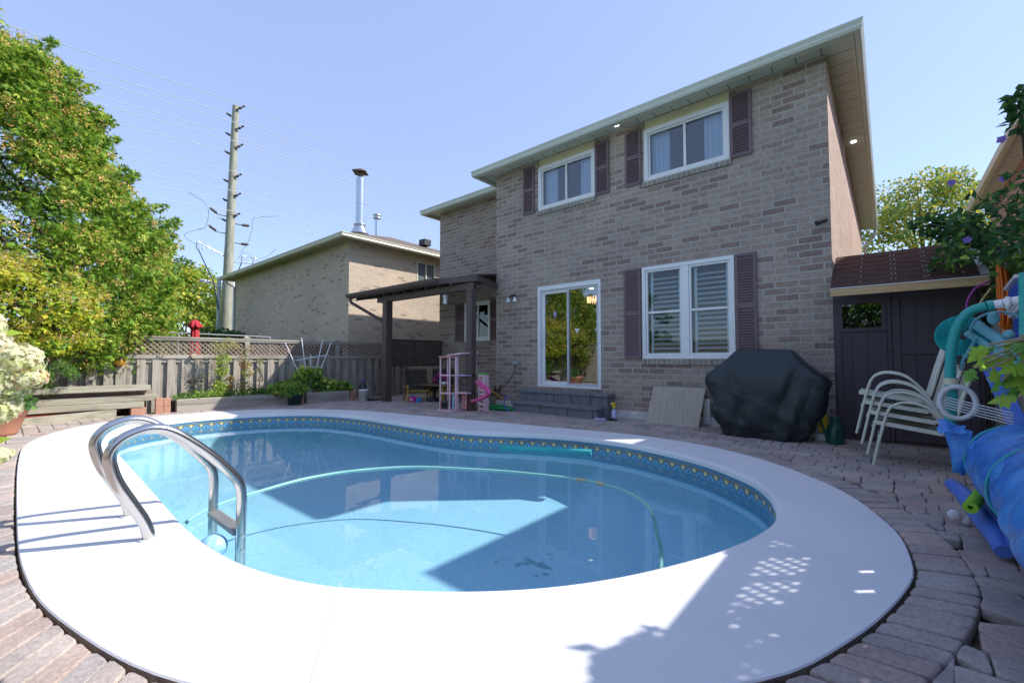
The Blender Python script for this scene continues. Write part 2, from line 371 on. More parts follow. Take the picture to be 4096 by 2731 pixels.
# coping slab: rounded nose, top, outer edge
mp_, nt_, p_ = newmat('white_painted_concrete')
g_ = node(nt_, 'ShaderNodeNewGeometry'); n1 = node(nt_, 'ShaderNodeTexNoise'); n1.inputs['Scale'].default_value = 1.1; n1.inputs['Detail'].default_value = 8
n2 = node(nt_, 'ShaderNodeTexNoise'); n2.inputs['Scale'].default_value = 160; n2.inputs['Detail'].default_value = 3
n3 = node(nt_, 'ShaderNodeTexNoise'); n3.inputs['Scale'].default_value = 14; n3.inputs['Detail'].default_value = 9; n3.inputs['Roughness'].default_value = .8
for q in (n1, n2, n3): nt_.links.new(g_.outputs['Position'], q.inputs['Vector'])
m1 = node(nt_, 'ShaderNodeMixRGB', blend_type='MULTIPLY'); m1.inputs[0].default_value = 1
nt_.links.new(ramp(nt_, n1.outputs['Fac'], [(.3, (.70, .71, .73)), (.65, (.77, .77, .77))]), m1.inputs[1])
nt_.links.new(ramp(nt_, n3.outputs['Fac'], [(.285, (.50, .49, .47)), (.315, (1, 1, 1))]), m1.inputs[2])
nt_.links.new(m1.outputs[0], p_.inputs['Base Color']); p_.inputs['Roughness'].default_value = .7
b_ = node(nt_, 'ShaderNodeBump'); b_.inputs['Strength'].default_value = .25; b_.inputs['Distance'].default_value = .004
nt_.links.new(n2.outputs['Fac'], b_.inputs['Height']); nt_.links.new(b_.outputs[0], p_.inputs['Normal'])
M_COPING = mp_
mb = MB()
i0, i1, i2, i3 = inset(inner, .03), inset(inner, .008), inner, inner
mb.cm = 1; ring(mb, inset(outer, .004), -.07, outer, -.006, False); mb.cm = 0; ring(mb, outer, -.006, inset(outer, -.005), 0, False); ring(mb, inset(outer, -.005), 0, i0, 0, False)
ring(mb, i0, 0, i1, -.010); ring(mb, i1, -.010, i2, -.03); ring(mb, i2, -.03, i3, -.062)
cop = struct(mb.build('pool_deck', [M_COPING, M_SAND], fix=True))
mb = MB()
for (ax, ay, bx, by) in ((-2.0, 1.08, -1.42, .66), (-6.6, 4.05, -6.75, 5.1), (-2.05, 5.1, -1.95, 5.68), (-9.2, 2.9, -10.1, 3.35)): mb.bar((ax, ay, .0004), (bx, by, .0004), .004, .0016)
struct(mb.build('deck_joint', mat('joint_line', (.60, .60, .60))))
# liner: vertical UV band + plain wall + floor
def liner_mat():
    m, nt, p = newmat('tiled_liner_band')
    tc = node(nt, 'ShaderNodeTexCoord'); s = node(nt, 'ShaderNodeSeparateXYZ'); nt.links.new(tc.outputs['UV'], s.inputs[0])
    def M(op, a, b=None, c=None):
        n = node(nt, 'ShaderNodeMath', operation=op)
        for i, x in enumerate((a, b, c)):
            if x is None: continue
            if isinstance(x, (int, float)): n.inputs[i].default_value = x
            else: nt.links.new(x, n.inputs[i])
        return n.outputs[0]
    u, v = s.outputs[0], s.outputs[1]          # u metres along, v metres down from lip
    PIT = .155
    def dia(cu, cv, w, h):                     # 1 inside a diamond lattice
        f = M('ABSOLUTE', M('SUBTRACT', M('FRACT', M('ADD', M('DIVIDE', u, PIT), cu)), .5))
        a = M('DIVIDE', f, w/PIT); b = M('DIVIDE', M('ABSOLUTE', M('SUBTRACT', v, cv)), h)
        return M('LESS_THAN', M('ADD', a, b), 1)
    def mix(a, fac, b):
        n = node(nt, 'ShaderNodeMixRGB'); nt.links.new(fac, n.inputs[0])
        if isinstance(a, tuple): n.inputs[1].default_value = (*a, 1)
        else: nt.links.new(a, n.inputs[1])
        if isinstance(b, tuple): n.inputs[2].default_value = (*b, 1)
        else: nt.links.new(b, n.inputs[2])
        return n.outputs[0]
    nz = node(nt, 'ShaderNodeTexNoise'); nz.inputs['Scale'].default_value = 60; nt.links.new(tc.outputs['Object'], nz.inputs['Vector'])
    blue = ramp(nt, nz.outputs['Fac'], [(.35, (.10, .30, .50)), (.65, (.20, .46, .64))])
    dk = ramp(nt, nz.outputs['Fac'], [(.35, (.035, .12, .23)), (.65, (.08, .22, .36))])
    br = node(nt, 'ShaderNodeTexBrick'); br.inputs['Scale'].default_value = 1; br.inputs['Brick Width'].default_value = .06; br.inputs['Row Height'].default_value = .02
    br.inputs['Mortar Size'].default_value = .002; br.inputs['Color1'].default_value = (.05, .17, .31, 1); br.inputs['Color2'].default_value = (.09, .25, .40, 1); br.inputs['Mortar'].default_value = (.16, .34, .46, 1)
    nt.links.new(tc.outputs['UV'], br.inputs['Vector'])
    c = mix(dk, M('GREATER_THAN', v, .008), br.outputs['Color'])
    c = mix(c, M('GREATER_THAN', v, .048), (.27, .21, .12))                       # tan ground of the pattern
    c = mix(c, dia(.5, .122, .078, .070), dk); c = mix(c, dia(.5, .122, .058, .052), blue); c = mix(c, dia(.5, .122, .026, .024), dk)
    c = mix(c, dia(0., .083, .036, .036), (.10, .13, .10)); c = mix(c, dia(0., .083, .030, .030), (.66, .60, .30))
    c = mix(c, M('GREATER_THAN', v, .122), blue)
    nt.links.new(c, p.inputs['Base Color']); p.inputs['Roughness'].default_value = .3
    return m
def pool_mat():
    m, nt, p = newmat('blue_speckled_liner')
    g = node(nt, 'ShaderNodeNewGeometry')
    a = node(nt, 'ShaderNodeTexNoise'); a.inputs['Scale'].default_value = 26; a.inputs['Detail'].default_value = 5
    b = node(nt, 'ShaderNodeTexNoise'); b.inputs['Scale'].default_value = .9; b.inputs['Detail'].default_value = 3
    for n in (a, b): nt.links.new(g.outputs['Position'], n.inputs['Vector'])
    c1 = ramp(nt, a.outputs['Fac'], [(.34, (.36, .74, .95)), (.66, (.46, .82, .97))])
    # algae patch lying on the floor
    mp = node(nt, 'ShaderNodeVectorMath', operation='DISTANCE'); nt.links.new(g.outputs['Position'], mp.inputs[0]); mp.inputs[1].default_value = (-2.45, 3.08, -.78)
    d = node(nt, 'ShaderNodeTexNoise'); d.inputs['Scale'].default_value = 9; d.inputs['Detail'].default_value = 6; nt.links.new(g.outputs['Position'], d.inputs['Vector'])
    s = node(nt, 'ShaderNodeMath', operation='MULTIPLY_ADD'); nt.links.new(mp.outputs['Value'], s.inputs[0]); s.inputs[1].default_value = -.55; nt.links.new(d.outputs['Fac'], s.inputs[2])
    f = ramp(nt, s.outputs[0], [(.46, (0, 0, 0)), (.56, (.75, .75, .75))])
    mx = node(nt, 'ShaderNodeMixRGB'); nt.links.new(f, mx.inputs[0]); nt.links.new(c1, mx.inputs[1]); mx.inputs[2].default_value = (.10, .32, .40, 1)
    m2 = node(nt, 'ShaderNodeMixRGB', blend_type='MULTIPLY'); m2.inputs[0].default_value = 1; nt.links.new(mx.outputs[0], m2.inputs[1])
    nt.links.new(ramp(nt, b.outputs['Fac'], [(.3, (.93, .95, .97)), (.7, (1, 1, 1))]), m2.inputs[2])
    nt.links.new(m2.outputs[0], p.inputs['Base Color']); p.inputs['Roughness'].default_value = .6
    return m
M_BAND, M_POOL = liner_mat(), pool_mat()
lw = inset(inner, .012)
mb = MB(); uvs = []
ring(mb, lw, -.055, lw, -.30, True, uvs, None, 0, .245, LI)
struct(mb.build('pool_liner_band', M_BAND, uv=uvs))
mb = MB(); fl0 = inset(inner, -.18); fl1 = inset(inner, -.55)
ring(mb, lw, -.30, lw, -.48); ring(mb, lw, -.48, fl0, -.66); ring(mb, fl0, -.66, fl1, -.76)
mb.add([(p.x, p.y, -.76) for p in fl1], [tuple(range(NI))])
struct(mb.build('pool_basin', M_POOL, fix=True))
# water
mw, ntw, pw = newmat('pool_water'); ntw.nodes.remove(pw)
tr = node(ntw, 'ShaderNodeBsdfTransparent'); tr.inputs[0].default_value = (.94, .985, .99, 1)
gl = node(ntw, 'ShaderNodeBsdfGlossy'); gl.inputs['Roughness'].default_value = .015
fr = node(ntw, 'ShaderNodeFresnel'); fr.inputs[0].default_value = 1.33
nz = node(ntw, 'ShaderNodeTexNoise'); nz.inputs['Scale'].default_value = 2.2; nz.inputs['Detail'].default_value = 2
nz2 = node(ntw, 'ShaderNodeTexNoise'); nz2.inputs['Scale'].default_value = 11; nz2.inputs['Detail'].default_value = 2
gg = node(ntw, 'ShaderNodeNewGeometry'); ad = node(ntw, 'ShaderNodeMath', operation='MULTIPLY_ADD'); ad.inputs[1].default_value = .12
for q in (nz, nz2): ntw.links.new(gg.outputs['Position'], q.inputs['Vector'])
ntw.links.new(nz2.outputs['Fac'], ad.inputs[0]); ntw.links.new(nz.outputs['Fac'], ad.inputs[2])
bw = node(ntw, 'ShaderNodeBump'); bw.inputs['Strength'].default_value = .10; bw.inputs['Distance'].default_value = .02
ntw.links.new(ad.outputs[0], bw.inputs['Height']); ntw.links.new(bw.outputs[0], gl.inputs['Normal']); ntw.links.new(bw.outputs[0], fr.inputs['Normal'])
ms = node(ntw, 'ShaderNodeMixShader'); ntw.links.new(fr.outputs[0], ms.inputs[0]); ntw.links.new(tr.outputs[0], ms.inputs[1]); ntw.links.new(gl.outputs[0], ms.inputs[2])
ntw.links.new(ms.outputs[0], ntw.nodes['Material Output'].inputs[0])
mb = MB(); mb.add([(p.x, p.y, WZ) for p in lw], [tuple(range(NI))])
struct(mb.build('pool_water', mw))
# dark soil joint round the deck + ground sheet with the pool cut out
def sheet(name, hole, x0, x1, y0, y1, z, m):
    b = bmesh.new(); vo = [b.verts.new((x, y, z)) for x, y in ((x0, y0), (x1, y0), (x1, y1), (x0, y1))]; vi = [b.verts.new((p.x, p.y, z)) for p in hole]
    es = [b.edges.new((vo[i], vo[(i+1) % 4])) for i in range(4)]+[b.edges.new((vi[i], vi[(i+1) % len(vi)])) for i in range(len(vi))]
    bmesh.ops.triangle_fill(b, edges=es, use_beauty=True); me = bpy.data.meshes.new(name); b.to_mesh(me); b.free()
    for p in me.polygons:
        if p.normal.z < 0: p.flip()
    me.materials.append(m); o = bpy.data.objects.new(name, me); scene.collection.objects.link(o); return struct(o)
sheet('ground', resample([Vector((-12.1,-3,0)), Vector((2.0,-3,0)), Vector((2.0,9.5,0)), Vector((-12.1,9.5,0))], 60)[0], -420, 420, -420, 420, -.09, M_GRASS)
sheet('patio_base', inset(outer, -.05), -12.1, 2.0, -3, 9.5, -.085, M_SAND)

# pavers -------------------------------------------------------------
def paver_mat():
    m, nt, p = newmat('concrete_paver')
    g = node(nt, 'ShaderNodeNewGeometry'); a = node(nt, 'ShaderNodeAttribute'); a.attribute_name = 'tone'
    c = ramp(nt, a.outputs['Fac'], [(0, (.44, .38, .35)), (.3, (.50, .43, .39)), (.55, (.43, .40, .38)), (.8, (.49, .39, .345)), (1, (.54, .42, .36))])
    n1 = node(nt, 'ShaderNodeTexNoise'); n1.inputs['Scale'].default_value = 55; n1.inputs['Detail'].default_value = 6; n1.inputs['Roughness'].default_value = .75
    n2 = node(nt, 'ShaderNodeTexNoise'); n2.inputs['Scale'].default_value = 2.6; n2.inputs['Detail'].default_value = 5
    n3 = node(nt, 'ShaderNodeTexVoronoi'); n3.inputs['Scale'].default_value = 120
    for q in (n1, n2, n3): nt.links.new(g.outputs['Position'], q.inputs['Vector'])
    m1 = node(nt, 'ShaderNodeMixRGB', blend_type='MULTIPLY'); m1.inputs[0].default_value = 1; nt.links.new(c, m1.inputs[1])
    nt.links.new(ramp(nt, n1.outputs['Fac'], [(.28, (.62, .62, .62)), (.55, (1, 1, 1)), (.75, (1.3, 1.28, 1.25))]), m1.inputs[2])
    m2 = node(nt, 'ShaderNodeMixRGB', blend_type='MULTIPLY'); m2.inputs[0].default_value = 1; nt.links.new(m1.outputs[0], m2.inputs[1])
    nt.links.new(ramp(nt, n2.outputs['Fac'], [(.3, (.72, .71, .72)), (.65, (1.08, 1.07, 1.05))]), m2.inputs[2])
    m3 = node(nt, 'ShaderNodeMixRGB'); nt.links.new(ramp(nt, n3.outputs['Distance'], [(.07, (.6, .6, .6)), (.12, (0, 0, 0))]), m3.inputs[0]); nt.links.new(m2.outputs[0], m3.inputs[1]); m3.inputs[2].default_value = (.50, .50, .48, 1)
    nt.links.new(m3.outputs[0], p.inputs['Base Color']); p.inputs['Roughness'].default_value = .92; p.inputs['Specular IOR Level'].default_value = .3
    b = node(nt, 'ShaderNodeBump'); b.inputs['Strength'].default_value = .7; b.inputs['Distance'].default_value = .006
    nt.links.new(n1.outputs['Fac'], b.inputs['Height']); nt.links.new(b.outputs[0], p.inputs['Normal']); return m
M_PAV = paver_mat()
oa = np.array([(p.x, p.y) for p in outer])
ra = np.array([(p.x, p.y) for p in inset(outer, .014+.215)])     # outside of the soldier course
def inside(poly, x, y):
    c = False; n = len(poly); j = n-1
    for i in range(n):
        if (poly[i][1] > y) != (poly[j][1] > y) and x < (poly[j][0]-poly[i][0])*(y-poly[i][1])/(poly[j][1]-poly[i][1])+poly[i][0]: c = not c
        j = i
    return c
ral = ra.tolist()
pv, pf, pt, psm = [], [], [], []
def add_paver(q, z, bev=.010, tone=None):
    """q: 4+ corner list CCW"""
    n = len(q); c = np.mean(q, 0); k = len(pv); h = z+rng.normal()*.0022; tx, ty = rng.normal()*.012, rng.normal()*.012
    def zz(p): return h+(p[0]-c[0])*tx+(p[1]-c[1])*ty
    R_ = []
    for i in range(n):     # rounded corners: three points per corner
        a, b, d = np.array(q[i-1]), np.array(q[i]), np.array(q[(i+1) % n])
        la = max(1e-6, np.linalg.norm(a-b)); ld = max(1e-6, np.linalg.norm(d-b)); cr = min(.026, la*.38, ld*.38)
        p0 = b+(a-b)/la*cr; p2 = b+(d-b)/ld*cr; R_ += [p0, (p0+p2)*.25+b*.5, p2]
    m = len(R_); R_ = [p+rng.normal(size=2)*.0012 for p in R_]
    def sh(p, e): v = c-p; l = np.linalg.norm(v); return p+v/l*min(e, l*.4)
    for lev, (e, dz) in enumerate(((0, -.05), (0, -bev*.75), (bev*.3, -bev*.25), (bev*.95, 0))):
        for p in R_: x = sh(p, e); pv.append((x[0], x[1], zz(x)+dz))
    for lev in range(3):
        for i in range(m): pf.append((k+lev*m+i, k+lev*m+(i+1) % m, k+(lev+1)*m+(i+1) % m, k+(lev+1)*m+i)); psm.append(True)
    pf.append(tuple(k+3*m+i for i in range(m))); psm.append(False)
    t = rng.random() if tone is None else tone; pt.extend([t]*(4*m))
# soldier course
P2, L2 = resample([Vector((a, b, 0)) for a, b in ral], int(LO/.118)); P1s, _ = resample(inset(outer, .012), int(LO/.118)); P1s = align(P2, P1s)
for i in range(len(P2)):
    j = (i+1) % len(P2); a, b, c, d = P1s[i], P1s[j], P2[j], P2[i]
    if a.x < -9 and False: continue
    g = .035; q = [a.lerp(b, g), b.lerp(a, g), c.lerp(d, g), d.lerp(c, g)]
    add_paver([(p.x, p.y) for p in q], -.006, .012)
# field
W_, row = .165, 0
y = -2.4
while y < 8.3:
    x = -11.0-(row % 2)*.11
    while x < .95:
        Lp = random.choice([.225, .225, .17, .115]); x1 = x+Lp
        far = (x < -6.6 and y > 5.4) or (x > -7 and y < -1.5 and x < -1)
        q = [(x+.003, y+.003), (x1-.003, y+.003), (x1-.003, y+W_-.003), (x+.003, y+W_-.003)]
        x = x1
        if y+W_ > 7.4 and x > -6.82: continue
        ins = [inside(ral, *p) for p in q]
        if all(ins): continue
        if any(ins):
            q2 = []
            for p, k_ in zip(q, ins):
                if k_:
                    dd = ((ra-np.array(p))**2).sum(1); nn_ = ra[dd.argmin()]
                    if dd.min() > .03: q2 = None; break
                    q2.append((float(nn_[0]), float(nn_[1])))
                else: q2.append(p)
            if q2 is None: continue
            ar = sum(q2[i][0]*q2[(i+1) % 4][1]-q2[(i+1) % 4][0]*q2[i][1] for i in range(4))/2
            if ar < .003: continue
            q = q2
        add_paver(q, -.008)
    y += W_; row += 1
me = bpy.data.meshes.new('patio_pavers'); me.from_pydata(pv, [], pf); me.polygons.foreach_set('use_smooth', psm)
at = me.attributes.new('tone', 'FLOAT', 'POINT'); at.data.foreach_set('value', pt); me.materials.append(M_PAV)
o = bpy.data.objects.new('patio_pavers', me); scene.collection.objects.link(o); struct(o)

# ================================================================ MAIN HOUSE
YW, XR, XL, ZS = 7.4, -.55, -6.82, 5.33
house = thing('brick_house', 'large two-storey taupe brick house with plum shutters behind the pool', 'house', (-4, YW, 0))
UL = (-5.6, -4.22, 4.21, 5.16); UR = (-3.23, -1.81, 4.21, 5.16); LW = (-3.29, -1.78, 1.06, 2.68); DR = (-5.62, -4.12, .48, 2.58)
mb = MB(); hs = [(h[0]-XL, h[1]-XL, h[2], h[3]) for h in ((UL[0], UL[1], UL[2], ZS-.001), (UR[0], UR[1], UR[2], ZS-.001), LW, DR)]
mb.wall((XL, YW), (1, 0), XR-XL, .13, ZS, hs, .11, (0, -1))
mb.wall((XL, YW+.11), (0, 1), 9., .13, ZS, [], .11, (-1, 0))
mb.build('wall', BRICK, house)
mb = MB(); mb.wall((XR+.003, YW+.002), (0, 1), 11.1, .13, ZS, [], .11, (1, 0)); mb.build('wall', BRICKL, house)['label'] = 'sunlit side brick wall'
# wing
WY, WX = 8.3, -9.9
WW = (-8.84, -7.87, 1.54, 2.60)
mb = MB(); mb.wall((WX, WY), (1, 0), 3.09, -.1, ZS, [(WW[0]-WX, WW[1]-WX, WW[2], WW[3])], .11, (0, -1)); mb.wall((WX, WY+.11), (0, 1), 9., -.1, ZS, [], .11, (-1, 0)); mb.build('wall', BRICK, house)['label'] = 'recessed left wing brick wall'
mb = MB(); mb.box(XL-.01, XR+.005, YW-.012, YW+.2, -.08, .13); mb.build('foundation_parging', M_PARG, house)
# cream panels over upper windows
for h_ in (UL, UR): MB().box(h_[0], h_[1], YW+.03, YW+.06, h_[3], ZS).build('upper_panel', M_PANEL, house)
# soffit / fascia / gutter
def soffit_mat():
    m, nt, p = newmat('ribbed_soffit'); g = node(nt, 'ShaderNodeNewGeometry'); s = node(nt, 'ShaderNodeSeparateXYZ'); nt.links.new(g.outputs['Position'], s.inputs[0])
    gt = node(nt, 'ShaderNodeMath', operation='GREATER_THAN'); nt.links.new(s.outputs[0], gt.inputs[0]); gt.inputs[1].default_value = -.55
    a = node(nt, 'ShaderNodeMix'); nt.links.new(gt.outputs[0], a.inputs[0]); nt.links.new(s.outputs[0], a.inputs[2]); nt.links.new(s.outputs[1], a.inputs[3])
    k = node(nt, 'ShaderNodeMath', operation='MULTIPLY'); nt.links.new(a.outputs[0], k.inputs[0]); k.inputs[1].default_value = 1/.30
    f = node(nt, 'ShaderNodeMath', operation='FRACT'); nt.links.new(k.outputs[0], f.inputs[0])
    nt.links.new(ramp(nt, f.outputs[0], [(0, (.16, .15, .11)), (.045, (.2, .19, .14)), (.06, (.60, .60, .50)), (1, (.60, .60, .50))]), p.inputs['Base Color']); p.inputs['Roughness'].default_value = .45
    return m
M_SOF = soffit_mat()
GP = [(0, 5.27), (.02, 5.262), (.075, 5.265), (.095, 5.30), (.085, 5.335), (.105, 5.375), (.105, 5.395), (0, 5.395)]
def eave(parent, path, ov, zs=ZS, gp=GP, dz=0, ms=M_SOF, mg=M_GUT, mf=M_CREAM):
    """path = wall line; ov overhang"""
    MB().sweep(path, [(-.05, zs+dz), (ov, zs+dz), (ov, zs+dz+.012), (-.05, zs+dz+.012)]).build('soffit', ms, parent)
    MB().sweep(path, [(ov+.001, zs-.075+dz), (ov+.02, zs-.075+dz), (ov+.02, zs+.075+dz), (ov+.001, zs+.075+dz)]).build('fascia', mf, parent)
    MB().sweep(path, [(ov+.021+o_, z_+dz) for o_, z_ in gp]).build('gutter', mg, parent)
def off_path(path, d):
    return path
eave(house, [(XL-.0, 9.2), (XL, YW), (XR, YW), (XR, 18.5)], .30)
eave(house, [(WX, 17), (WX, WY), (XL+.02, WY)], .30)
# hip roofs
def hip(parent, x0, x1, y0, y1, z, pitch, m, name='roof'):
    hw = min(x1-x0, y1-y0)/2; h = hw*pitch; mb = MB()
    if x1-x0 < y1-y0: a, b = ((x0+x1)/2, y0+hw, z+h), ((x0+x1)/2, y1-hw, z+h)
    else: a, b = (x0+hw, (y0+y1)/2, z+h), (x1-hw, (y0+y1)/2, z+h)
    A, B, C_, D = (x0, y0, z), (x1, y0, z), (x1, y1, z), (x0, y1, z)
    if x1-x0 < y1-y0: mb.add([A, B, C_, D, a, b], [(0, 1, 4), (1, 2, 5, 4), (2, 3, 5), (3, 0, 4, 5), (3, 2, 1, 0)])
    else: mb.add([A, B, C_, D, a, b], [(0, 1, 5, 4), (1, 2, 5), (2, 3, 4, 5), (3, 0, 4), (3, 2, 1, 0)])
    return mb.build(name, m, parent)
hip(house, XL-.34, XR+.34, YW-.34, 18.8, 5.405, .40, M_NSHING); hip(house, WX-.34, XL+.5, WY-.34, 17.3, 5.402, .40, M_NSHING)
# downspout at the rear of the side wall
MB().tube([(XR+.36, 18.35, 5.3), (XR+.30, 18.4, 5.0), (XR+.08, 18.4, 4.8), (XR+.08, 18.4, .2)], .04, 8).build('downspout', M_GUT, house)
# windows
def ring_frame(mb, x0, x1, z0, z1, w, y0, y1):
    mb.box(x0, x1, y0, y1, z0, z0+w); mb.box(x0, x1, y0, y1, z1-w, z1); mb.box(x0, x0+w, y0, y1, z0+w, z1-w); mb.box(x1-w, x1, y0, y1, z0+w, z1-w)
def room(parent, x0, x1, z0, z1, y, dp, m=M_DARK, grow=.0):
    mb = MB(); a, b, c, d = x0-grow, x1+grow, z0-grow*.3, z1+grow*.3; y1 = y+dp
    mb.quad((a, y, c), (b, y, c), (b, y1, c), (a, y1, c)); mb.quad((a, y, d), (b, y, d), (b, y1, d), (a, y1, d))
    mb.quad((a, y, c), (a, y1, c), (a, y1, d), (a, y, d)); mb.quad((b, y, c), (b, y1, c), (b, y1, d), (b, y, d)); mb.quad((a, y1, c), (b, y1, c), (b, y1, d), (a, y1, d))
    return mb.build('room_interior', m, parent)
def slider(parent, x0, x1, z0, z1, yw, curtains=True, my=None):
    mb = MB(); y = yw+.0
    ring_frame(mb, x0, x1, z0, z1, .075, y-.004, y+.07)               # brickmould
    ring_frame(mb, x0+.077, x1-.077, z0+.077, z1-.077, .03, y+.025, y+.075)
    xm = (x0+x1)/2 if my is None else my
    mb.box(xm-.022, xm+.022, y+.032, y+.072, z0+.11, z1-.11)
    w_ = mb.build('window', M_WHITE, parent, bevel=.003)
    MB().quad((x0+.1, y+.055, z0+.1), (x1-.1, y+.055, z0+.1), (x1-.1, y+.055, z1-.1), (x0+.1, y+.055, z1-.1)).build('pane', M_GLASS if curtains else M_GLASSL, w_)
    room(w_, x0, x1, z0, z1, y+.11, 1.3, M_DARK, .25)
    if curtains:
        for side in (0, 1):
            a, b = (x0+.09, x0+.09+.23*(x1-x0)) if side == 0 else (x1-.09-.24*(x1-x0), x1-.09)
            m2 = MB(); n = 40; vs = []
            for i in range(n+1):
                t = i/n; xx = a+(b-a)*t; yy = y+.16+.02*math.sin(t*28)+.012*math.sin(t*61+side)
                vs += [(xx, yy, z0+.05), (xx, yy, z1-.05)]
            m2.add(vs, [(2*i, 2*i+2, 2*i+3, 2*i+1) for i in range(n)], True); m2.build('curtain', M_CURT, w_)
    return w_
slider(house, *UL[:2], UL[2], UL[3], YW); slider(house, *UR[:2], UR[2], UR[3], YW)
slider(house, *WW[:2], WW[2], WW[3], WY, False)
# lower double-hung pair
x0, x1, z0, z1 = LW; mb = MB(); ring_frame(mb, x0, x1, z0, z1, .06, YW-.012, YW+.06); xm = (x0+x1)/2
mb.box(xm-.055, xm+.055, YW-.006, YW+.06, z0+.06, z1-.06)
for a, b in ((x0+.062, xm-.057), (xm+.057, x1-.062)):
    ring_frame(mb, a, b, z0+.062, z1-.062, .035, YW+.012, YW+.055); mb.box(a+.036, b-.036, YW+.015, YW+.055, (z0+z1)/2-.018, (z0+z1)/2+.018)
lw_ = mb.build('window', M_WHITE, house, bevel=.003)
for a, b in ((x0+.09, xm-.09), (xm+.09, x1-.09)):
    MB().quad((a, YW+.04, z0+.09), (b, YW+.04, z0+.09), (b, YW+.04, z1-.09), (a, YW+.04, z1-.09)).build('pane', M_GLASSL, lw_)
    m2 = MB(); z = z0+.1
    m2.box(a+.02, a+.06, YW+.12, YW+.15, z0+.06, z1-.06); m2.box(b-.06, b-.02, YW+.12, YW+.15, z0+.06, z1-.06)
    while z < z1-.13: m2.bar((a+.06, YW+.135, z), (b-.06, YW+.135, z), .085, .008, (0, -.45, 1)); z += .082
    m2.build('blind', M_BLIND, lw_)
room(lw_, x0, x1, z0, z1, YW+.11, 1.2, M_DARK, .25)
# sills
def sill(x0, x1, z, y=YW): MB().box(x0-.02, x1+.02, y-.035, y+.03, z-.095, z-.003).build('window_sill', SILLB, house)
sill(UL[0], UL[1], UL[2]); sill(UR[0], UR[1], UR[2]); sill(LW[0], LW[1], LW[2]); sill(WW[0], WW[1], WW[2], WY)
# shutters
def shutter(x0, x1, z0, z1, y, mid=.5):
    mb = MB(); yb = y-.035; w_ = .035; ring_frame(mb, x0, x1, z0, z1, .045, yb, y-.002); zm = z0+(z1-z0)*mid
    mb.box(x0+.045, x1-.045, yb, y-.004, zm-.035, zm+.035); mb.box(x0+.045, x1-.045, y-.012, y-.005, z0+.04, z1-.04)
    for a, b in ((z0+.045, zm-.035), (zm+.035, z1-.045)):
        z = a+.022
        while z < b-.012: mb.bar((x0+.046, y-.022, z), (x1-.046, y-.022, z), .046, .006, (0, -1, .55)); z += .042
    mb.build('shutter', M_SHUT, house)
for s_ in ((-6.0, -5.70, 4.20, 5.24), (-4.21, -3.91, 4.20, 5.22), (-3.58, -3.27, 4.20, 5.22), (-1.80, -1.49, 4.20, 5.22), (-3.63, -3.31, 1.06, 2.68), (-1.77, -1.47, 1.06, 2.68)): shutter(*s_, YW)
shutter(-9.2, -8.86, 1.53, 2.6, WY); shutter(-7.85, -7.55, 1.53, 2.6, WY)
# patio door
x0, x1, z0, z1 = DR; mb = MB()
mb.box(x0, x0+.07, YW-.01, YW+.09, z0, z1); mb.box(x1-.05, x1, YW-.01, YW+.09, z0, z1); mb.box(x0+.07, x1-.05, YW-.01, YW+.09, z1-.085, z1); mb.box(x0+.07, x1-.05, YW-.01, YW+.09, z0, z0+.045)
dfr = mb.build('patio_door', M_WHITE, house, bevel=.003); xm = (x0+x1)/2+.02
mb = MB(); ring_frame(mb, x0+.072, xm+.02, z0+.047, z1-.087, .075, YW+.055, YW+.085); mb.box(xm-.055+.02, xm+.02, YW+.045, YW+.0545, z0+.05, z1-.09); s1 = mb.build('sliding_panel', M_WHITE, dfr, bevel=.002)
mb = MB(); ring_frame(mb, xm-.045, x1-.052, z0+.047, z1-.087, .045, YW+.01, YW+.04); mb.build('screen_frame', mat('grey_frame', (.55, .57, .58), (.5, .52, .53), .4), dfr, bevel=.002)
MB().quad((x0+.12, YW+.07, z0+.1), (xm-.04, YW+.07, z0+.1), (xm-.04, YW+.07, z1-.13), (x0+.12, YW+.07, z1-.13)).build('pane', M_GLASSD, dfr)
MB().quad((xm-.02, YW+.03, z0+.08), (x1-.09, YW+.03, z0+.08), (x1-.09, YW+.03, z1-.12), (xm-.02, YW+.03, z1-.12)).build('pane', M_GLASSD, dfr)
MB().tube(spline([(x0+.115, YW+.03, 1.62), (x0+.13, YW+.005, 1.56), (x0+.13, YW+.005, 1.38), (x0+.115, YW+.03, 1.32)], 5), .009, 6).build('door_handle', M_WHITE, dfr)
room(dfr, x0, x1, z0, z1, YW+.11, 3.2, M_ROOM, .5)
mb = MB(); mb.prism([(0, 0)], 0, 0) if False else None
sx, sz = -5.22, 1.98
MB().add([(sx-.035, YW+.062, sz+.05), (sx, YW+.062, sz+.065), (sx+.035, YW+.062, sz+.05), (sx+.03, YW+.062, sz-.03), (sx, YW+.062, sz-.065), (sx-.03, YW+.062, sz-.03)], [(0, 1, 2, 3, 4, 5)]).build('security_sticker', mat('violet_sticker', (.16, .14, .45), (.6, .6, .8), .5, scale=14, world=True), dfr)
MB().box(-4.72, -4.61, YW+.024, YW+.027, 1.63, 1.66).box(-4.685, -4.64, YW+.024, YW+.027, 1.58, 1.63).build('window_sticker', M_WHITE, dfr)
# ceiling lights and chandelier seen through the door
ch = MB()
for k in range(22):
    a = k/22*2*math.pi; ch.box(-4.83+.2*math.cos(a)-.008, -4.83+.2*math.cos(a)+.008, 8.5+.2*math.sin(a)-.008, 8.5+.2*math.sin(a)+.008, 2.30, 2.42)
ch.build('chandelier', emit_mat('warm_crystal', (1, .55, .30), 1.1), dfr)
for (a, b) in ((-4.75, 8.05), (-4.9, 9.4), (-5.25, 9.0)): MB().cyl((a, b, 2.715), (a, b, 2.705), .045, n=12).build('ceiling_light', emit_mat('pot_light', (1, .97, .9), 4), dfr)
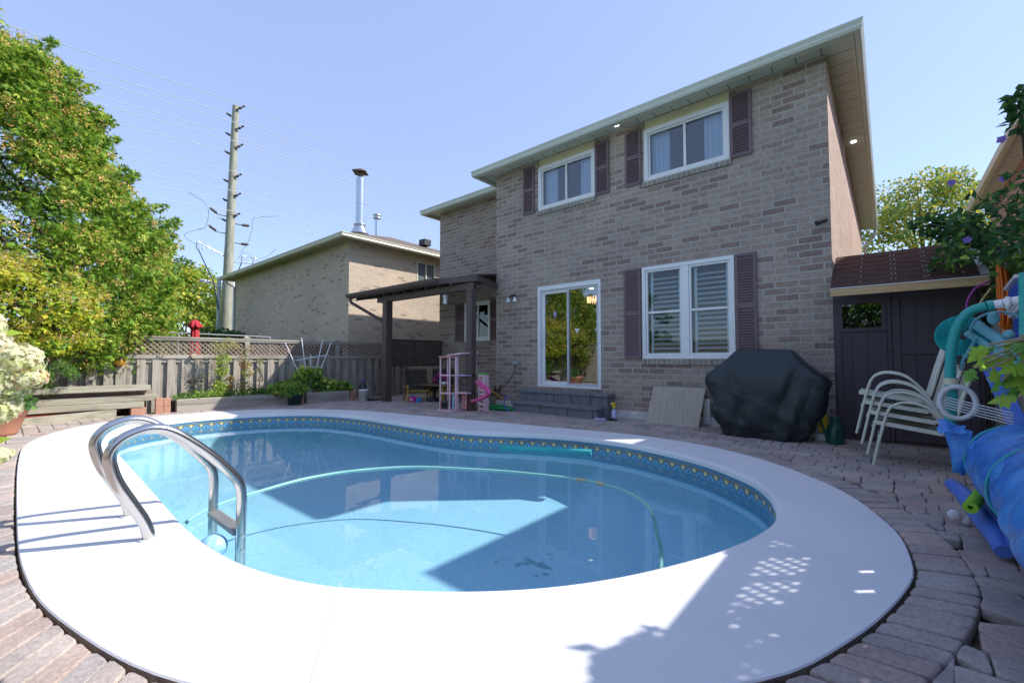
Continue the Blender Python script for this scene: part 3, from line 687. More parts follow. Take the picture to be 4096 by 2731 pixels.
# lamp by the door: twin floodlight
mb = MB(); mb.cyl((-6.25, YW, 2.42), (-6.25, YW-.03, 2.42), .05); mb.tube(spline([(-6.25, YW-.03, 2.42), (-6.27, YW-.09, 2.47), (-6.31, YW-.12, 2.40)], 5), .018, 8); mb.tube(spline([(-6.25, YW-.03, 2.42), (-6.20, YW-.09, 2.47), (-6.17, YW-.12, 2.40)], 5), .018, 8)
fl = mb.build('floodlight', M_BLACKM, house)
for xx in (-6.34, -6.15): MB().lathe([(.022, .06), (.03, .03), (.06, -.04), (.058, -.042), (.0, -.03)], (xx, YW-.13, 2.35), 16).build('lamp_bulb', M_WHITE, fl)
# security camera near the corner
mb = MB(); mb.cyl((-.6, YW, 2.98), (-.6, YW-.05, 2.98), .022); mb.cyl((-.6, YW-.06, 2.975), (-.70, YW-.13, 2.93), .032, .036); mb.build('security_camera', M_BLACKM, house)
MB().cyl((-3.66, 7.2, 5.329), (-3.66, 7.2, 5.318), .045).build('soffit_light', emit_mat('soffit_lamp', (1, .98, .95), 2.2), house)
MB().cyl((-.40, 10.8, 5.329), (-.40, 10.8, 5.318), .045).build('soffit_light', emit_mat('soffit_lamp', (1, .98, .95), 2.2), house)
mb = MB(); mb.box(-6.27, -6.15, YW-.06, YW-.002, .93, 1.01); ob = mb.build('outlet_cover', mat('grey_green_plastic', (.36, .40, .38)), house, bevel=.008)
MB().tube(spline([(-6.21, YW-.03, .93), (-6.3, YW-.02, .72), (-6.5, YW-.02, .5), (-6.7, YW-.02, .38), (-6.84, YW-.02, .36), (-6.95, YW+.2, .30)], 6), .006, 6).build('cord', M_BLACKM, ob)

# back steps
st = thing('back_steps', 'two grey block steps below the sliding patio door', 'steps', (-4.8, 7, 0))
def step(x0, x1, y0, y1, z0, z1):
    cap = MB().box(x0-.02, x1+.02, y0-.02, y1, z1-.065, z1).build('tread', M_STEP, st, bevel=.012)
    mb = MB(); x = x0; 
    while x < x1-.02:
        l = random.choice([.18, .23, .3]); l = min(l, x1-x); mb.box(x+.004, x+l-.004, y0+.015*random.random(), y1-.01, z0, z1-.067); x += l
    mb.box(x0+.01, x1-.01, y0+.03, y1-.02, z0, z1-.068) if False else None
    mb.build('riser', M_STEP, st, bevel=.006)
step(-5.90, -3.93, 6.88, 7.12, -.03, .205); step(-5.91, -3.85, 7.12, YW-.015, -.03, .43)

# ================================================================ SHED
sh = thing('garden_shed', 'charcoal painted lean-to shed with new brown shingles beside the house', 'shed', (.15, 7.4, 0))
mb = MB(); mb.box(-.545, .84, 7.40, 7.43, 0, 2.0); mb.box(.81, .84, 7.43, 8.5, 0, 2.0)
for k in range(9): pass
mb.build('wall', M_SHED, sh)
mb = MB()
mb.box(.005, .045, 7.375, 7.399, .02, 1.93); ring_frame(mb, .055, .80, .03, 1.90, .075, 7.38, 7.3985); mb.box(.132, .724, 7.382, 7.3985, 1.12, 1.25)
for x in (.27, .42, .57): mb.box(x-.003, x+.003, 7.392, 7.3983, .11, 1.82)
d_ = mb.build('door', M_SHED, sh, bevel=.003)
MB().box(-.02, .07, 7.365, 7.374, 1.17, 1.20).cyl((.02, 7.36, 1.185), (.02, 7.374, 1.185), .012).build('latch', M_BLACKM, d_)
mb = MB()
ring_frame(mb, -.50, .0, 1.42, 1.84, .05, 7.375, 7.3985)
mb.box(-.53, -.47, 7.38, 7.3984, .02, 1.40); mb.box(-.06, 0, 7.38, 7.3984, .02, 1.40)
for x in (-.36, -.2): mb.box(x-.003, x+.003, 7.392, 7.3983, .05, 1.40)
mb.build('panel', M_SHED, sh, bevel=.003)
wd = MB().quad((-.45, 7.385, 1.475), (-.05, 7.385, 1.475), (-.05, 7.385, 1.785), (-.45, 7.385, 1.785)).build('window', glass_mat('shed_glass', (.25, .28, .26), .05), sh)
# shingled roof
P0, P1 = Vector((0, 6.98, 1.965)), Vector((0, 8.05, 2.56)); mb = MB(); rows = 7
for r in range(rows):
    a, b = P0.lerp(P1, r/rows), P0.lerp(P1, (r+1.08)/rows); x = -.545-(r % 2)*.11; 
    while x < .86:
        xa, xb = max(-.546, x+.002), min(.86, x+.305-.002)
        if xb > xa: mb.add([(xa, a.y, a.z+.012), (xb, a.y, a.z+.012), (xb, b.y, b.z+.002), (xa, b.y, b.z+.002), (xa, a.y, a.z), (xb, a.y, a.z)], [(0, 1, 2, 3), (4, 5, 1, 0)])
        x += .305
roof_mb = mb
mb = MB(); mb.add([(-.54, 6.985, 1.955), (.86, 6.985, 1.955), (.86, 8.06, 2.553), (-.54, 8.06, 2.553), (-.54, 6.985, 1.94), (.86, 6.985, 1.94), (.86, 8.06, 2.53), (-.54, 8.06, 2.53)], [(0, 1, 2, 3), (4, 7, 6, 5), (0, 4, 5, 1), (1, 5, 6, 2), (2, 6, 7, 3)]); mb.build('roof_deck', M_LUMB, sh)
MB().box(-.54, .86, 6.945, 6.983, 1.862, 1.955).build('fascia_board', M_LUMB, sh, bevel=.003)
MB().box(-.543, .863, 6.938, 6.99, 1.9565, 1.966).build('drip_edge', M_WHITE, sh)
MB().add([(.80, 6.99, 1.985), (.875, 6.99, 1.985), (.875, 8.05, 2.58), (.80, 8.05, 2.58)], [(0, 1, 2, 3)]).build('flashing', mat('peeling_flashing', (.7, .7, .68), (.14, .10, .09), .5, scale=9), sh)
mb = roof_mb; mb.cm = 1
for r in range(rows):
    for x in (-.24, .06, .10, .36, .39, .68):
        p = P0.lerp(P1, (r+.85)/rows); mb.box(x-.006, x+.006, p.y-.01, p.y+.008, p.z+.004, p.z+.012)
mb.build('roof', [M_SHING, M_WHITE], sh)

# ================================================================ LEFT NEIGHBOUR HOUSE
nb = thing('neighbour_house', 'beige brick house with steel chimney beyond the left fence', 'house', (-12.65, 6.97, -.1))
NX, NY, NZ = -12.65, 6.97, 4.77
mb = MB(); mb.wall((-22.9, NY), (1, 0), 22.9+NX, -.09, NZ, [(5.0, 6.2, 1.25, 1.62)], .12, (0, -1)); mb.wall((NX, NY+.001), (0, 1), 9, -.09, NZ, [(2.57, 3.42, 3.73, 4.55)], .12, (1, 0)); mb.wall((-22.9, NY+.12), (0, 1), 9, -.09, NZ, [], .12, (-1, 0)); mb.build('wall', NBRICK, nb)
eave(nb, [(-22.9, 15.9), (-22.9, NY), (NX, NY), (NX, 15.9)], .40, zs=NZ, dz=0, gp=[(o_, z_-5.33+NZ) for o_, z_ in GP], ms=mat('plain_soffit', (.52, .46, .32)), mg=M_CREAM, mf=M_PANEL)
hip(nb, -23.35, NX+.45, NY-.45, 16.3, NZ+.07, .36, M_NSHING)
mb = MB(); ring = None
y0, y1, z0, z1 = NY+2.57, NY+3.42, 3.73, 4.55
for a, b, c, d in ((y0, y1, z0, z0+.06), (y0, y1, z1-.06, z1), (y0, y0+.06, z0+.06, z1-.06), (y1-.06, y1, z0+.06, z1-.06), ((y0+y1)/2-.025, (y0+y1)/2+.025, z0+.06, z1-.06)): mb.box(NX-.06, NX+.012, a, b, c, d)
nw = mb.build('window', M_CREAM, nb)
MB().quad((NX-.03, y0+.05, z0+.05), (NX-.03, y1-.05, z0+.05), (NX-.03, y1-.05, z1-.05), (NX-.03, y0+.05, z1-.05)).build('pane', mat('grey_blue_pane', (.16, .19, .2), (.12, .14, .15), .15), nw)
MB().box(-17.9, -16.7, NY+.03, NY+.06, 1.25, 1.62).build('basement_window', mat('dark_vent', (.05, .04, .03)), nb)
MB().tube([(-22.95, NY-.35, NZ-.06), (-22.95, NY-.30, NZ-.25), (-22.8, NY-.05, NZ-.42), (-22.8, NY-.05, 0)], .045, 8).build('downspout', M_GUT, nb)
M_GALV = mat('galvanised_steel', (.62, .66, .70), (.5, .54, .58), .28, metal=.9, scale=2)
cm = thing('metal_chimney', 'tall galvanised flue pipe with cap on the beige neighbour roof', 'chimney', (-16.44, 9.5, 6.2))
MB().cyl((-16.44, 9.5, 6.3), (-16.44, 9.5, 8.55), .165, n=24).build('pipe', M_GALV, cm)
MB().cyl((-16.44, 9.5, 7.45), (-16.44, 9.5, 7.49), .175, n=24).build('pipe_band', M_GALV, cm)
MB().lathe([(.38, 6.2), (.2, 6.52), (.19, 6.55), (.24, 6.56), (.24, 6.6), (.17, 6.62)], (-16.44, 9.5, 0), 24).build('flashing', M_GALV, cm)
MB().lathe([(0, 8.98), (.38, 8.80), (.38, 8.77), (.1, 8.83)], (-16.44, 9.5, 0), 4).cyl((-16.44, 9.5, 8.5), (-16.44, 9.5, 8.86), .1, n=8).build('cap', mat('rusty_cap', (.22, .18, .15), (.12, .09, .07), .6, metal=.4), cm)
v2 = MB().cyl((-16.75, 10.5, 6.2), (-16.75, 10.5, 7.2), .085, n=14).lathe([(.09, 7.12), (.16, 7.15), (.16, 7.21), (.1, 7.24), (.17, 7.27), (.17, 7.33), (0, 7.36)], (-16.75, 10.5, 0), 14).build('roof_vent_pipe', M_GALV)
tag(v2, 'short grey vent pipe behind the tall flue on the neighbour roof', 'vent pipe')
for k, (a, b, c, l) in enumerate(((-15.2, 11.9, 6.22, 'low black box vent nearer the flue pipe on the neighbour roof'), (-15.2, 13.6, 6.22, 'low black box vent further from the flue pipe on the neighbour roof'))):
    tag(MB().box(a-.2, a+.2, b-.18, b+.18, c-.25, c+.02).build('roof_vent', M_BLACKM, bevel=.01), l, 'roof vent', 'roof box vents')

# ================================================================ RIGHT NEIGHBOUR HOUSE
rn = thing('neighbour_house', 'pinkish brick house seen behind the flowering shrub at the far right', 'house', (2.4, 7.5, -.1))
mb = MB(); mb.wall((2.35, 7.55), (0, 1), 10.9, -.09, 5.5, [], .12, (-1, 0)); mb.wall((2.35, 7.55), (1, 0), 9, -.09, 5.5, [], .12, (0, -1)); mb.build('wall', brick_mat('pink_brick', [(0, (.36, .20, .15)), (1, (.50, .32, .25))], (.5, .42, .36), seed=2), rn)
eave(rn, [(2.35, 18.45), (2.35, 7.55), (11.4, 7.55)], .36, zs=5.42, gp=[(o_, z_+.09) for o_, z_ in GP], mg=M_CREAM)
hip(rn, 1.93, 11.8, 7.13, 18.8, 5.50, .40, M_NSHING)
MB().box(2.349-.03, 2.349, 9.8, 10.9, 3.2, 4.4).build('window', M_DARK, rn)

# ================================================================ FENCES
def fence(x, y0, y1, label, posts, side=1, lat_z=(1.12, 1.47), top=1.5, fx=.0, z0=-.05, latstep=.10):
    t = thing('board_fence', label, 'fence', (x, (y0+y1)/2, 0))
    mb = MB(); y = y0; k = 0
    while y < y1:
        mb.box(x+side*.022, x+side*.040, y, y+.14, z0+random.uniform(0, .02), lat_z[0]-.012)
        y += .245
    mb.build('face_boards', M_GREYW, t)
    mb = MB(); y = y0+.122
    while y < y1: mb.box(x-side*.040, x-side*.022, y-.0, y+.14, z0, lat_z[0]-.06); y += .245
    mb.build('back_boards', M_GREYW, t)
    mb = MB(); mb.box(x-.055, x+.055, y0, y1, lat_z[0]-.012, lat_z[0]+.028); mb.box(x+side*.04, x+side*.06, y0, y1, lat_z[0]-.052, lat_z[0]-.012); mb.box(x-.021, x+.021, y0, y1, lat_z[0]-.13, lat_z[0]-.05); mb.build('middle_rail', M_GREYH, t)
    mb = MB(); mb.box(x-.06, x+.06, y0, y1, top-.005, top+.033); mb.box(x+side*.02, x+side*.045, y0, y1, top-.045, top-.005); mb.build('top_rail', M_GREYH, t)
    mb = MB(); h = top-.045-(lat_z[0]+.03); za = lat_z[0]+.03; y = y0-h
    while y < y1:
        for s_ in (0, 1):
            a, b = y, y+h
            if s_: a, b = b, a
            ya, yb = a, b; za_, zb_ = za, za+h
            lo, hi = min(ya, yb), max(ya, yb)
            if lo >= y0 and hi <= y1: mb.bar((x+(-.006 if s_ else .006), ya, za_), (x+(-.006 if s_ else .006), yb, zb_), .034, .009, (1, 0, 0)) if False else mb.add(
                [(x+(.002 if s_ else -.009), ya-.017, za_), (x+(.002 if s_ else -.009), ya+.025, za_), (x+(.002 if s_ else -.009), yb+.025, zb_), (x+(.002 if s_ else -.009), yb-.017, zb_),
                 (x+(.010 if s_ else -.001), ya-.017, za_), (x+(.010 if s_ else -.001), ya+.025, za_), (x+(.010 if s_ else -.001), yb+.025, zb_), (x+(.010 if s_ else -.001), yb-.017, zb_)],
                [(0, 1, 2, 3), (4, 7, 6, 5), (0, 4, 5, 1), (1, 5, 6, 2), (2, 6, 7, 3), (3, 7, 4, 0)])
        y += latstep
    mb.build('lattice', M_LATT, t)
    for p in posts: MB().box(x-.048, x+.048, p-.048, p+.048, z0, top+.035).box(x-.065, x+.065, p-.065, p+.065, top+.036, top+.056).lathe([(.07, top+.057), (.0, top+.10)], (x, p, 0), 4).build('post', M_GREYH, t)
    return t
fence(-11.5, -3.6, 8.3, 'weathered grey board fence with lattice top along the left side', [-1.0, 1.52, 3.78, 6.02, 8.2])
fence(.97, -3.0, 9.4, 'weathered grey board fence with lattice top along the right side', [-.6, 1.8, 4.2, 6.6, 9.0], side=-1, lat_z=(1.56, 1.92), top=2.0, latstep=.085)

# ================================================================ PERGOLA
pg = thing('patio_cover', 'dark brown wooden patio cover in the corner of the house', 'patio cover', (-8.2, 6.4, 0))
MB().box(-6.64, -6.48, 6.28, 6.42, -.03, 2.52).build('post', M_PERG, pg, bevel=.004)
MB().box(-9.72, -9.54, 6.28, 6.46, -.03, 2.52).build('post', M_PERG, pg, bevel=.004)
mb = MB(); mb.box(-10.0, -6.46, 6.30, 6.34, 2.51, 2.64); mb.box(-10.0, -6.46, 6.40, 6.44, 2.51, 2.64); mb.build('front_beam', M_PERG, pg)
mb = MB()
for k in range(10):
    x = -10.8+k*.42; yb = 8.28
    mb.add([(x-.02, 6.18, 2.62), (x+.02, 6.18, 2.62), (x+.02, yb, 2.62+(yb-6.18)*.20), (x-.02, yb, 2.62+(yb-6.18)*.20), (x-.02, 6.18, 2.73), (x+.02, 6.18, 2.73), (x+.02, yb, 2.73+(yb-6.18)*.20), (x-.02, yb, 2.73+(yb-6.18)*.20)], [(0, 1, 2, 3), (4, 7, 6, 5), (0, 4, 5, 1), (1, 5, 6, 2), (2, 6, 7, 3), (3, 7, 4, 0)])
mb.build('rafters', M_PERG, pg)
poly = [(-10.95, 6.10), (-7.35, 6.10), (-6.42, 6.36), (-6.80, 7.385), (-6.83, 8.285), (-10.95, 8.285)]
zr = lambda y: 2.735+(y-6.10)*.20
mb = MB(); n = len(poly); mb.add([(x, y, zr(y)) for x, y in poly]+[(x, y, zr(y)+.03) for x, y in poly], [tuple(reversed(range(n))), tuple(range(n, 2*n))]+[(i, (i+1) % n, n+(i+1) % n, n+i) for i in range(n)]); mb.build('roof_deck', M_PERG, pg)
mb = MB(); mb.sweep([(-10.95, 6.10), (-7.35, 6.10), (-6.42, 6.36), (-6.80, 7.385)], [(0, 2.665), (.03, 2.665), (.03, 2.79), (0, 2.79)]); mb.build('fascia', M_PERG, pg)
MB().sweep([(-11.0, 6.07), (-7.3, 6.07)], [(.001, 2.69), (.07, 2.69), (.10, 2.74), (.10, 2.79), (.001, 2.79)]).build('gutter', M_PERG, pg)
MB().tube(spline([(-10.85, 6.02, 2.70), (-10.83, 6.03, 2.58), (-10.72, 6.08, 2.50), (-9.85, 6.32, 2.05), (-9.76, 6.34, 1.95)], 5)+[Vector((-9.76, 6.34, .12)), Vector((-9.82, 6.3, .05)), Vector((-10.15, 6.15, .03))], .04, 8).build('downspout', M_PERG, pg)
MB().cyl((-7.55, 6.5, 2.50), (-7.55, 6.5, 2.44), .06).cyl((-7.55, 6.5, 2.44), (-7.55, 6.5, 2.30), .045).build('lantern', M_WHITE, pg)
# lattice privacy screen
sc = thing('privacy_screen', 'dark brown lattice screen hung between the patio post and the house', 'screen', (-9.78, 7.35, .8))
mb = MB(); y0, y1, z0, z1 = 6.47, 8.28, .86, 1.58
mb.box(-9.80, -9.76, y0, y1, z0, z0+.07); mb.box(-9.80, -9.76, y0, y1, z1-.07, z1); mb.box(-9.80, -9.76, y0, y0+.05, z0+.07, z1-.07); mb.box(-9.80, -9.76, y1-.05, y1, z0+.07, z1-.07); mb.box(-9.80, -9.76, 7.3, 7.36, z0+.07, z1-.07); mb.build('frame', M_PERG, sc)
mb = MB(); za, zb = z0+.07, z1-.07; h = zb-za; y = y0-h+.05
while y < y1:
    for s_ in (0, 1):
        a0, b0 = (y, y+h) if s_ == 0 else (y+h, y)
        ta, tb = 0., 1.
        # clip the strip to the frame
        lo, hi = y0+.05, y1-.05
        def cl(t): return a0+(b0-a0)*t
        if max(a0, b0) < lo or min(a0, b0) > hi: continue
        t0 = min(1, max(0, ((lo if a0 < b0 else hi)-a0)/(b0-a0))); t1 = min(1, max(0, ((hi if a0 < b0 else lo)-a0)/(b0-a0)))
        if t1-t0 < .05: continue
        xx = -9.785 if s_ else -9.775
        mb.bar((xx, cl(t0), za+h*t0), (xx, cl(t1), za+h*t1), .036, .008, (1, 0, 0))
    y += .082
mb.build('lattice', M_PERG, sc)

# ================================================================ LEFT RAISED BEDS
def timber(mb, x0, x1, y0, y1, z0, z1): mb.box(x0, x1, y0, y1, z0, z1)
bd = thing('raised_bed', 'long weathered timber raised bed with herbs in front of the left fence', 'planter', (-10.95, 3.4, 0))
mb = MB(); mb.box(-10.98, -10.86, 2.33, 4.45, .13, .245); mb.build('timber', M_GREYH, bd, bevel=.006)
mb = MB(); mb.box(-10.96, -10.85, 2.33, 4.47, -.03, .125); mb.build('timber', M_GREYH, bd, bevel=.006)
MB().box(-11.44, -10.98, 2.3, 4.5, -.05, .19).build('soil', M_SOIL, bd)
bc = thing('raised_bed', 'shorter timber raised bed with squash plants behind the white trellis', 'planter', (-10.65, 5.3, 0))
MB().box(-10.68, -10.58, 4.80, 5.90, .115, .245).build('timber', M_GREYH, bc, bevel=.006); MB().box(-10.68, -10.58, 4.80, 5.92, -.03, .11).build('timber', M_GREYH, bc, bevel=.006)
MB().box(-11.44, -10.68, 4.8, 5.95, -.05, .19).build('soil', M_SOIL, bc)
bl = thing('timber_retaining_bench', 'stacked old timbers forming a bench-like planter edge at the left', 'planter', (-11.0, 1.0, 0))
MB().box(-11.25, -10.78, -.9, 1.90, .46, .56).build('seat_plank', M_STAIN, bl, bevel=.008)
MB().box(-11.22, -10.98, -.9, 1.95, .36, .455).build('timber', M_LATT, bl)
MB().box(-11.15, -10.86, -.9, 2.02, .255, .375).build('timber', M_STAIN, bl, bevel=.008)
MB().box(-11.12, -10.84, -.9, 1.82, .135, .25).build('timber', M_STAIN, bl, bevel=.008)
MB().box(-11.45, -11.15, -.9, 1.9, -.05, .40).build('soil', M_SOIL, bl)
bt = MB().add([(-10.30, -.25, -.03), (-10.22, -.25, -.03), (-10.80, 1.42, -.03), (-10.90, 1.40, -.03), (-10.30, -.25, .11), (-10.22, -.25, .11), (-10.80, 1.42, .13), (-10.90, 1.40, .13)], [(0, 3, 2, 1), (4, 5, 6, 7), (0, 1, 5, 4), (1, 2, 6, 5), (2, 3, 7, 6), (3, 0, 4, 7)]).build('edging_timber', M_STAIN, bevel=.008)
tag(bt, 'old split edging timber holding back the red mulch', 'timber')
struct(MB().add([(-10.90, 1.38, .07), (-10.28, -.3, .07), (-10.9, -.6, .12), (-10.88, 1.5, .10)], [(0, 3, 2, 1)]).build('mulch_bed', M_RED))
def block(x0, y0, z0, sx, sy, sz, label, grp='red paver blocks at the raised beds', m=M_BRK):
    tag(MB().box(x0, x0+sx, y0, y0+sy, z0, z0+sz).build('paver_block', m, bevel=.008), label, 'paver block', grp)
block(-10.92, 1.99, -.022, .10, .125, .155, 'lower left red block of the small square stack by the herb bed')
block(-10.93, 2.12, -.022, .10, .11, .155, 'lower right red block of the small square stack by the herb bed')
block(-10.925, 1.99, .134, .10, .12, .165, 'upper left red block of the small square stack by the herb bed')
block(-10.925, 2.115, .134, .10, .11, .155, 'upper right red block of the small square stack by the herb bed')
block(-11.05, 1.63, -.022, .2, .22, .155, 'greyish pink block propping the end of the timber bench')
for (yy, w_, nm) in ((4.60, .13, 'left'), (5.93, .15, 'right')):
    block(-10.66, yy, -.022, .10, w_, .13, f'lower block of the pair at the {nm} end of the squash bed')
    block(-10.66, yy, .109, .10, w_, .14, f'upper block of the pair at the {nm} end of the squash bed')
# green nursery pot, bucket, bottles
t = thing('plant_pot', 'dark green plastic pot with leafy plant in front of the raised bed', 'plant pot', (-10.35, 4.42, 0))
MB().lathe([(0, -.015), (.125, -.015), (.17, .22), (.185, .22), (.185, .25), (.165, .25), (.15, .2), (0, .2)], (-10.35, 4.42, 0), 24).build('pot', mat('dark_green_plastic', (.03, .055, .05), (.02, .04, .037), .45), t)
MB().lathe([(0, -.022), (.17, -.02), (.175, .01), (.13, .01)], (-10.35, 4.42, 0), 24).build('saucer', mat('grey_plastic', (.3, .32, .3)), t)
G1 = leaf_mat('leaf_bright', (.24, .42, .05), (.36, .54, .08)); G2 = leaf_mat('leaf_mid', (.12, .26, .05), (.19, .35, .06)); G3 = leaf_mat('leaf_lime', (.46, .56, .08), (.58, .64, .12)); G4 = leaf_mat('leaf_dark', (.05, .14, .045), (.09, .20, .055)); TAN = leaf_mat('dry_seed_heads', (.42, .36, .2), (.55, .48, .3), .2); BRN = leaf_mat('dry_brown_leaf', (.25, .10, .05), (.36, .17, .08), .2)
crown('foliage', [(-10.35, 4.42, .36, .17), (-10.35, 4.3, .30, .13), (-10.32, 4.55, .33, .14)], 130, .07, .035, [G1, G2], [1, 1], t, droop=-.2, shell=.8)
t = thing('bucket', 'white plastic bucket standing at the corner of the squash bed', 'bucket', (-10.1, 6.0, 0))
MB().lathe([(0, -.02), (.10, -.02), (.118, .25), (.128, .25), (.128, .285), (.118, .285), (.10, 0), (0, 0)], (-10.1, 6.0, 0), 24).build('body', M_WHITE, t)
MB().tube([(-10.1+.13*math.cos(a), 6.0+.13*math.sin(a), .25-.17*math.sin((a+math.pi/2)/1)*1 if 0 else .22-.14*max(0, math.cos(a))) for a in [(-math.pi/2)+k*math.pi/12 for k in range(13)]], .003, 5).build('handle', M_BLACKM, t)
t = thing('water_jug', 'dark plastic jug with blue cap behind the white bucket', 'jug', (-10.45, 6.2, 0))
MB().lathe([(0, -.02), (.09, -.02), (.10, .02), (.10, .36), (.03, .46), (.03, .50), (0, .5)], (-10.45, 6.2, 0), 18).build('body', mat('smoky_plastic', (.03, .04, .035), rough=.25), t)
MB().cyl((-10.45, 6.2, .5), (-10.45, 6.2, .53), .032).build('cap', mat('blue_cap', (.05, .2, .7)), t)
# white trellis
t = thing('trellis', 'white fan-shaped metal trellis standing in the squash bed', 'trellis', (-11.0, 5.08, .1))
M_WP = mat('white_paint_metal', (.82, .82, .84), (.76, .76, .78), .4)
mb = MB(); base = (-11.0, 5.06, .15)
for (y, z) in ((4.44, 1.46), (4.83, 1.58), (5.37, 1.56), (5.59, 1.48)):
    mb.tube(spline([base, (-11.0, 5.06+(y-5.06)*.25, .45), (-11.0, y, z)], 5), .012, 6)
mb.tube([base, (-11.0, 5.07, 1.18)], .010, 6)
mb.build('ribs', M_WP, t); MB().tube([(-10.985, 4.69, 1.02), (-10.985, 5.52, 1.17)], .011, 6).tube([(-10.985, 4.78, .87), (-10.985, 5.37, .84)], .011, 6).tube([(-10.985, 4.95, .58), (-10.985, 5.2, .56)], .010, 6).build('crossbars', M_WP, t)
# plants in beds
def plant(name, label, cat, cl, per, ln, wd, mats, wts, loc, stem=None, droop=0., group=None, shell=.7, up=.4, fan=1):
    t = thing(name, label, cat, loc, group); crown('foliage', cl, per, ln, wd, mats, wts, t, droop=droop, shell=shell, up=up, fan=fan)
    if stem:
        mb = MB()
        for s_ in stem: mb.tube(spline(s_, 4), .007, 5)
        mb.build('stem', mat('green_stem', (.18, .24, .06), (.12, .16, .05)), t)
    return t
plant('tall_herb', 'tall bolted herb with pale seed heads and a lush green base', 'plant', [(-11.05, 3.12, .5, .12), (-11.05, 3.15, .8, .12), (-11.05, 3.17, 1.05, .13), (-11.02, 3.1, .35, .15)], 150, .06, .028, [G1, G3, G2], [2, 2, 1], (-11.05, 3.15, .19), [[(-11.05, 3.14, .15), (-11.05, 3.15, .8), (-11.04, 3.2, 1.5)]])
plant('seed_plant', 'fluffy pale seed heads atop the tall bolted herb by the fence', 'plant', [(-11.03, 3.05, 1.33, .15), (-11.03, 3.27, 1.42, .13), (-11.03, 3.18, 1.3, .14), (-11.0, 3.38, 1.36, .1)], 260, .025, .012, [TAN, G3], [3, 2], (-11.03, 3.2, .19), [[(-11.04, 3.2, .15), (-11.03, 3.25, 1.4)], [(-11.04, 3.18, .6), (-11.03, 3.05, 1.3)]])
plant('dry_plant', 'browning dry plant with tan seed heads right of the green herb', 'plant', [(-11.05, 3.62, .45, .12), (-11.05, 3.66, .75, .11), (-11.03, 3.3, .45, .05), (-11.03, 3.32, .62, .05), (-11.03, 3.6, .95, .12)], 110, .05, .03, [BRN, G3, TAN, G2], [3, 1, 1, 1], (-11.05, 3.6, .19), [[(-11.05, 3.62, .15), (-11.04, 3.62, 1.3)], [(-11.03, 3.3, .15), (-11.03, 3.3, .7)]])
plant('seed_plant', 'tan seed heads atop the browning dry plant by the fence', 'plant', [(-11.03, 3.58, 1.22, .12), (-11.03, 3.68, 1.32, .10), (-11.03, 3.5, 1.05, .08)], 230, .025, .012, [TAN, BRN], [4, 1], (-11.03, 3.6, .19), [[(-11.04, 3.6, .15), (-11.03, 3.6, 1.3)]])
plant('thin_plant', 'thin leggy plant with few leaves right of the browning plant', 'plant', [(-11.05, 3.92, .4, .08), (-11.05, 3.94, .6, .07), (-11.05, 3.9, .8, .06), (-11.05, 3.93, 1.0, .06)], 40, .04, .025, [G2, BRN, TAN], [2, 1, 1], (-11.05, 3.92, .19), [[(-11.05, 3.92, .15), (-11.05, 3.92, 1.05)]])
plant('purple_bush', 'sparse dusky purple stemmed bush at the left end of the herb bed', 'plant', [(-11.05, 2.7, .5, .14), (-11.05, 2.8, .65, .1), (-11.05, 2.62, .62, .08)], 60, .045, .025, [leaf_mat('leaf_purple', (.08, .05, .07), (.12, .1, .09)), G4], [3, 1], (-11.05, 2.72, .19), [[(-11.05, 2.72, .15), (-11.05, 2.7, .6)], [(-11.05, 2.72, .15), (-11.05, 2.85, .7)]])
o_ = crown('bed_greens', [(-11.0, 2.38+.1*k, .26+.05*random.random(), .11) for k in range(21)], 60, .06, .04, [G1, G2, G4], [2, 2, 1], None, droop=0, shell=.8); tag(o_, 'low leafy greens filling the long herb bed', 'greens', kind='stuff')
plant('squash_plant', 'bushy bright green squash plant spilling over the trellis bed', 'plant', [(-10.95, 4.15, .33, .15), (-10.9, 4.4, .36, .2), (-10.95, 4.72, .45, .22), (-11.0, 4.85, .65, .18), (-10.95, 4.95, .72, .15), (-11.0, 5.2, .7, .15), (-10.95, 5.1, .5, .2), (-10.9, 5.5, .38, .2), (-10.8, 5.75, .34, .18), (-10.85, 5.3, .42, .2), (-10.75, 5.9, .30, .12)], 75, .11, .10, [G1, G3, G2, G4], [3, 1, 2, 1], (-11, 5, .19), [[(-11, 5, .15), (-11, 5, .9)]])
# amber lamp + log + hooks on fence
t = thing('garden_lantern', 'amber glass lantern hanging on the left fence post', 'lantern', (-11.4, 1.52, 1.0))
MB().sphere((-11.38, 1.52, .99), .085, (1, 1.1, .8)).build('globe', mat('amber_glass', (.75, .35, .03), (.6, .22, .02), .15, scale=12), t); MB().lathe([(.06, 1.03), (.05, 1.08), (.02, 1.1), (0, 1.1)], (-11.38, 1.52, 0), 14).tube([(-11.38, 1.52, 1.1), (-11.41, 1.52, 1.16), (-11.46, 1.52, 1.16)], .005, 5).build('cap', M_BLACKM, t)
tag(MB().cyl((-11.44, 2.71, 1.125), (-11.35, 2.71, 1.125), .05).build('log_slice', mat('cut_log', (.5, .44, .33), (.38, .3, .2), .9, scale=20)), 'round cut log slice fixed on the left fence rail', 'log slice')
tag(MB().tube(spline([(-11.44, 2.1, 1.17), (-11.4, 2.13, 1.13), (-11.38, 2.16, 1.19), (-11.4, 2.2, 1.12), (-11.4, 2.24, 1.2)], 5), .008, 5).build('rope_tie', mat('rope_tan', (.5, .36, .24))), 'knotted tan rope hanging on the left fence lattice', 'rope')

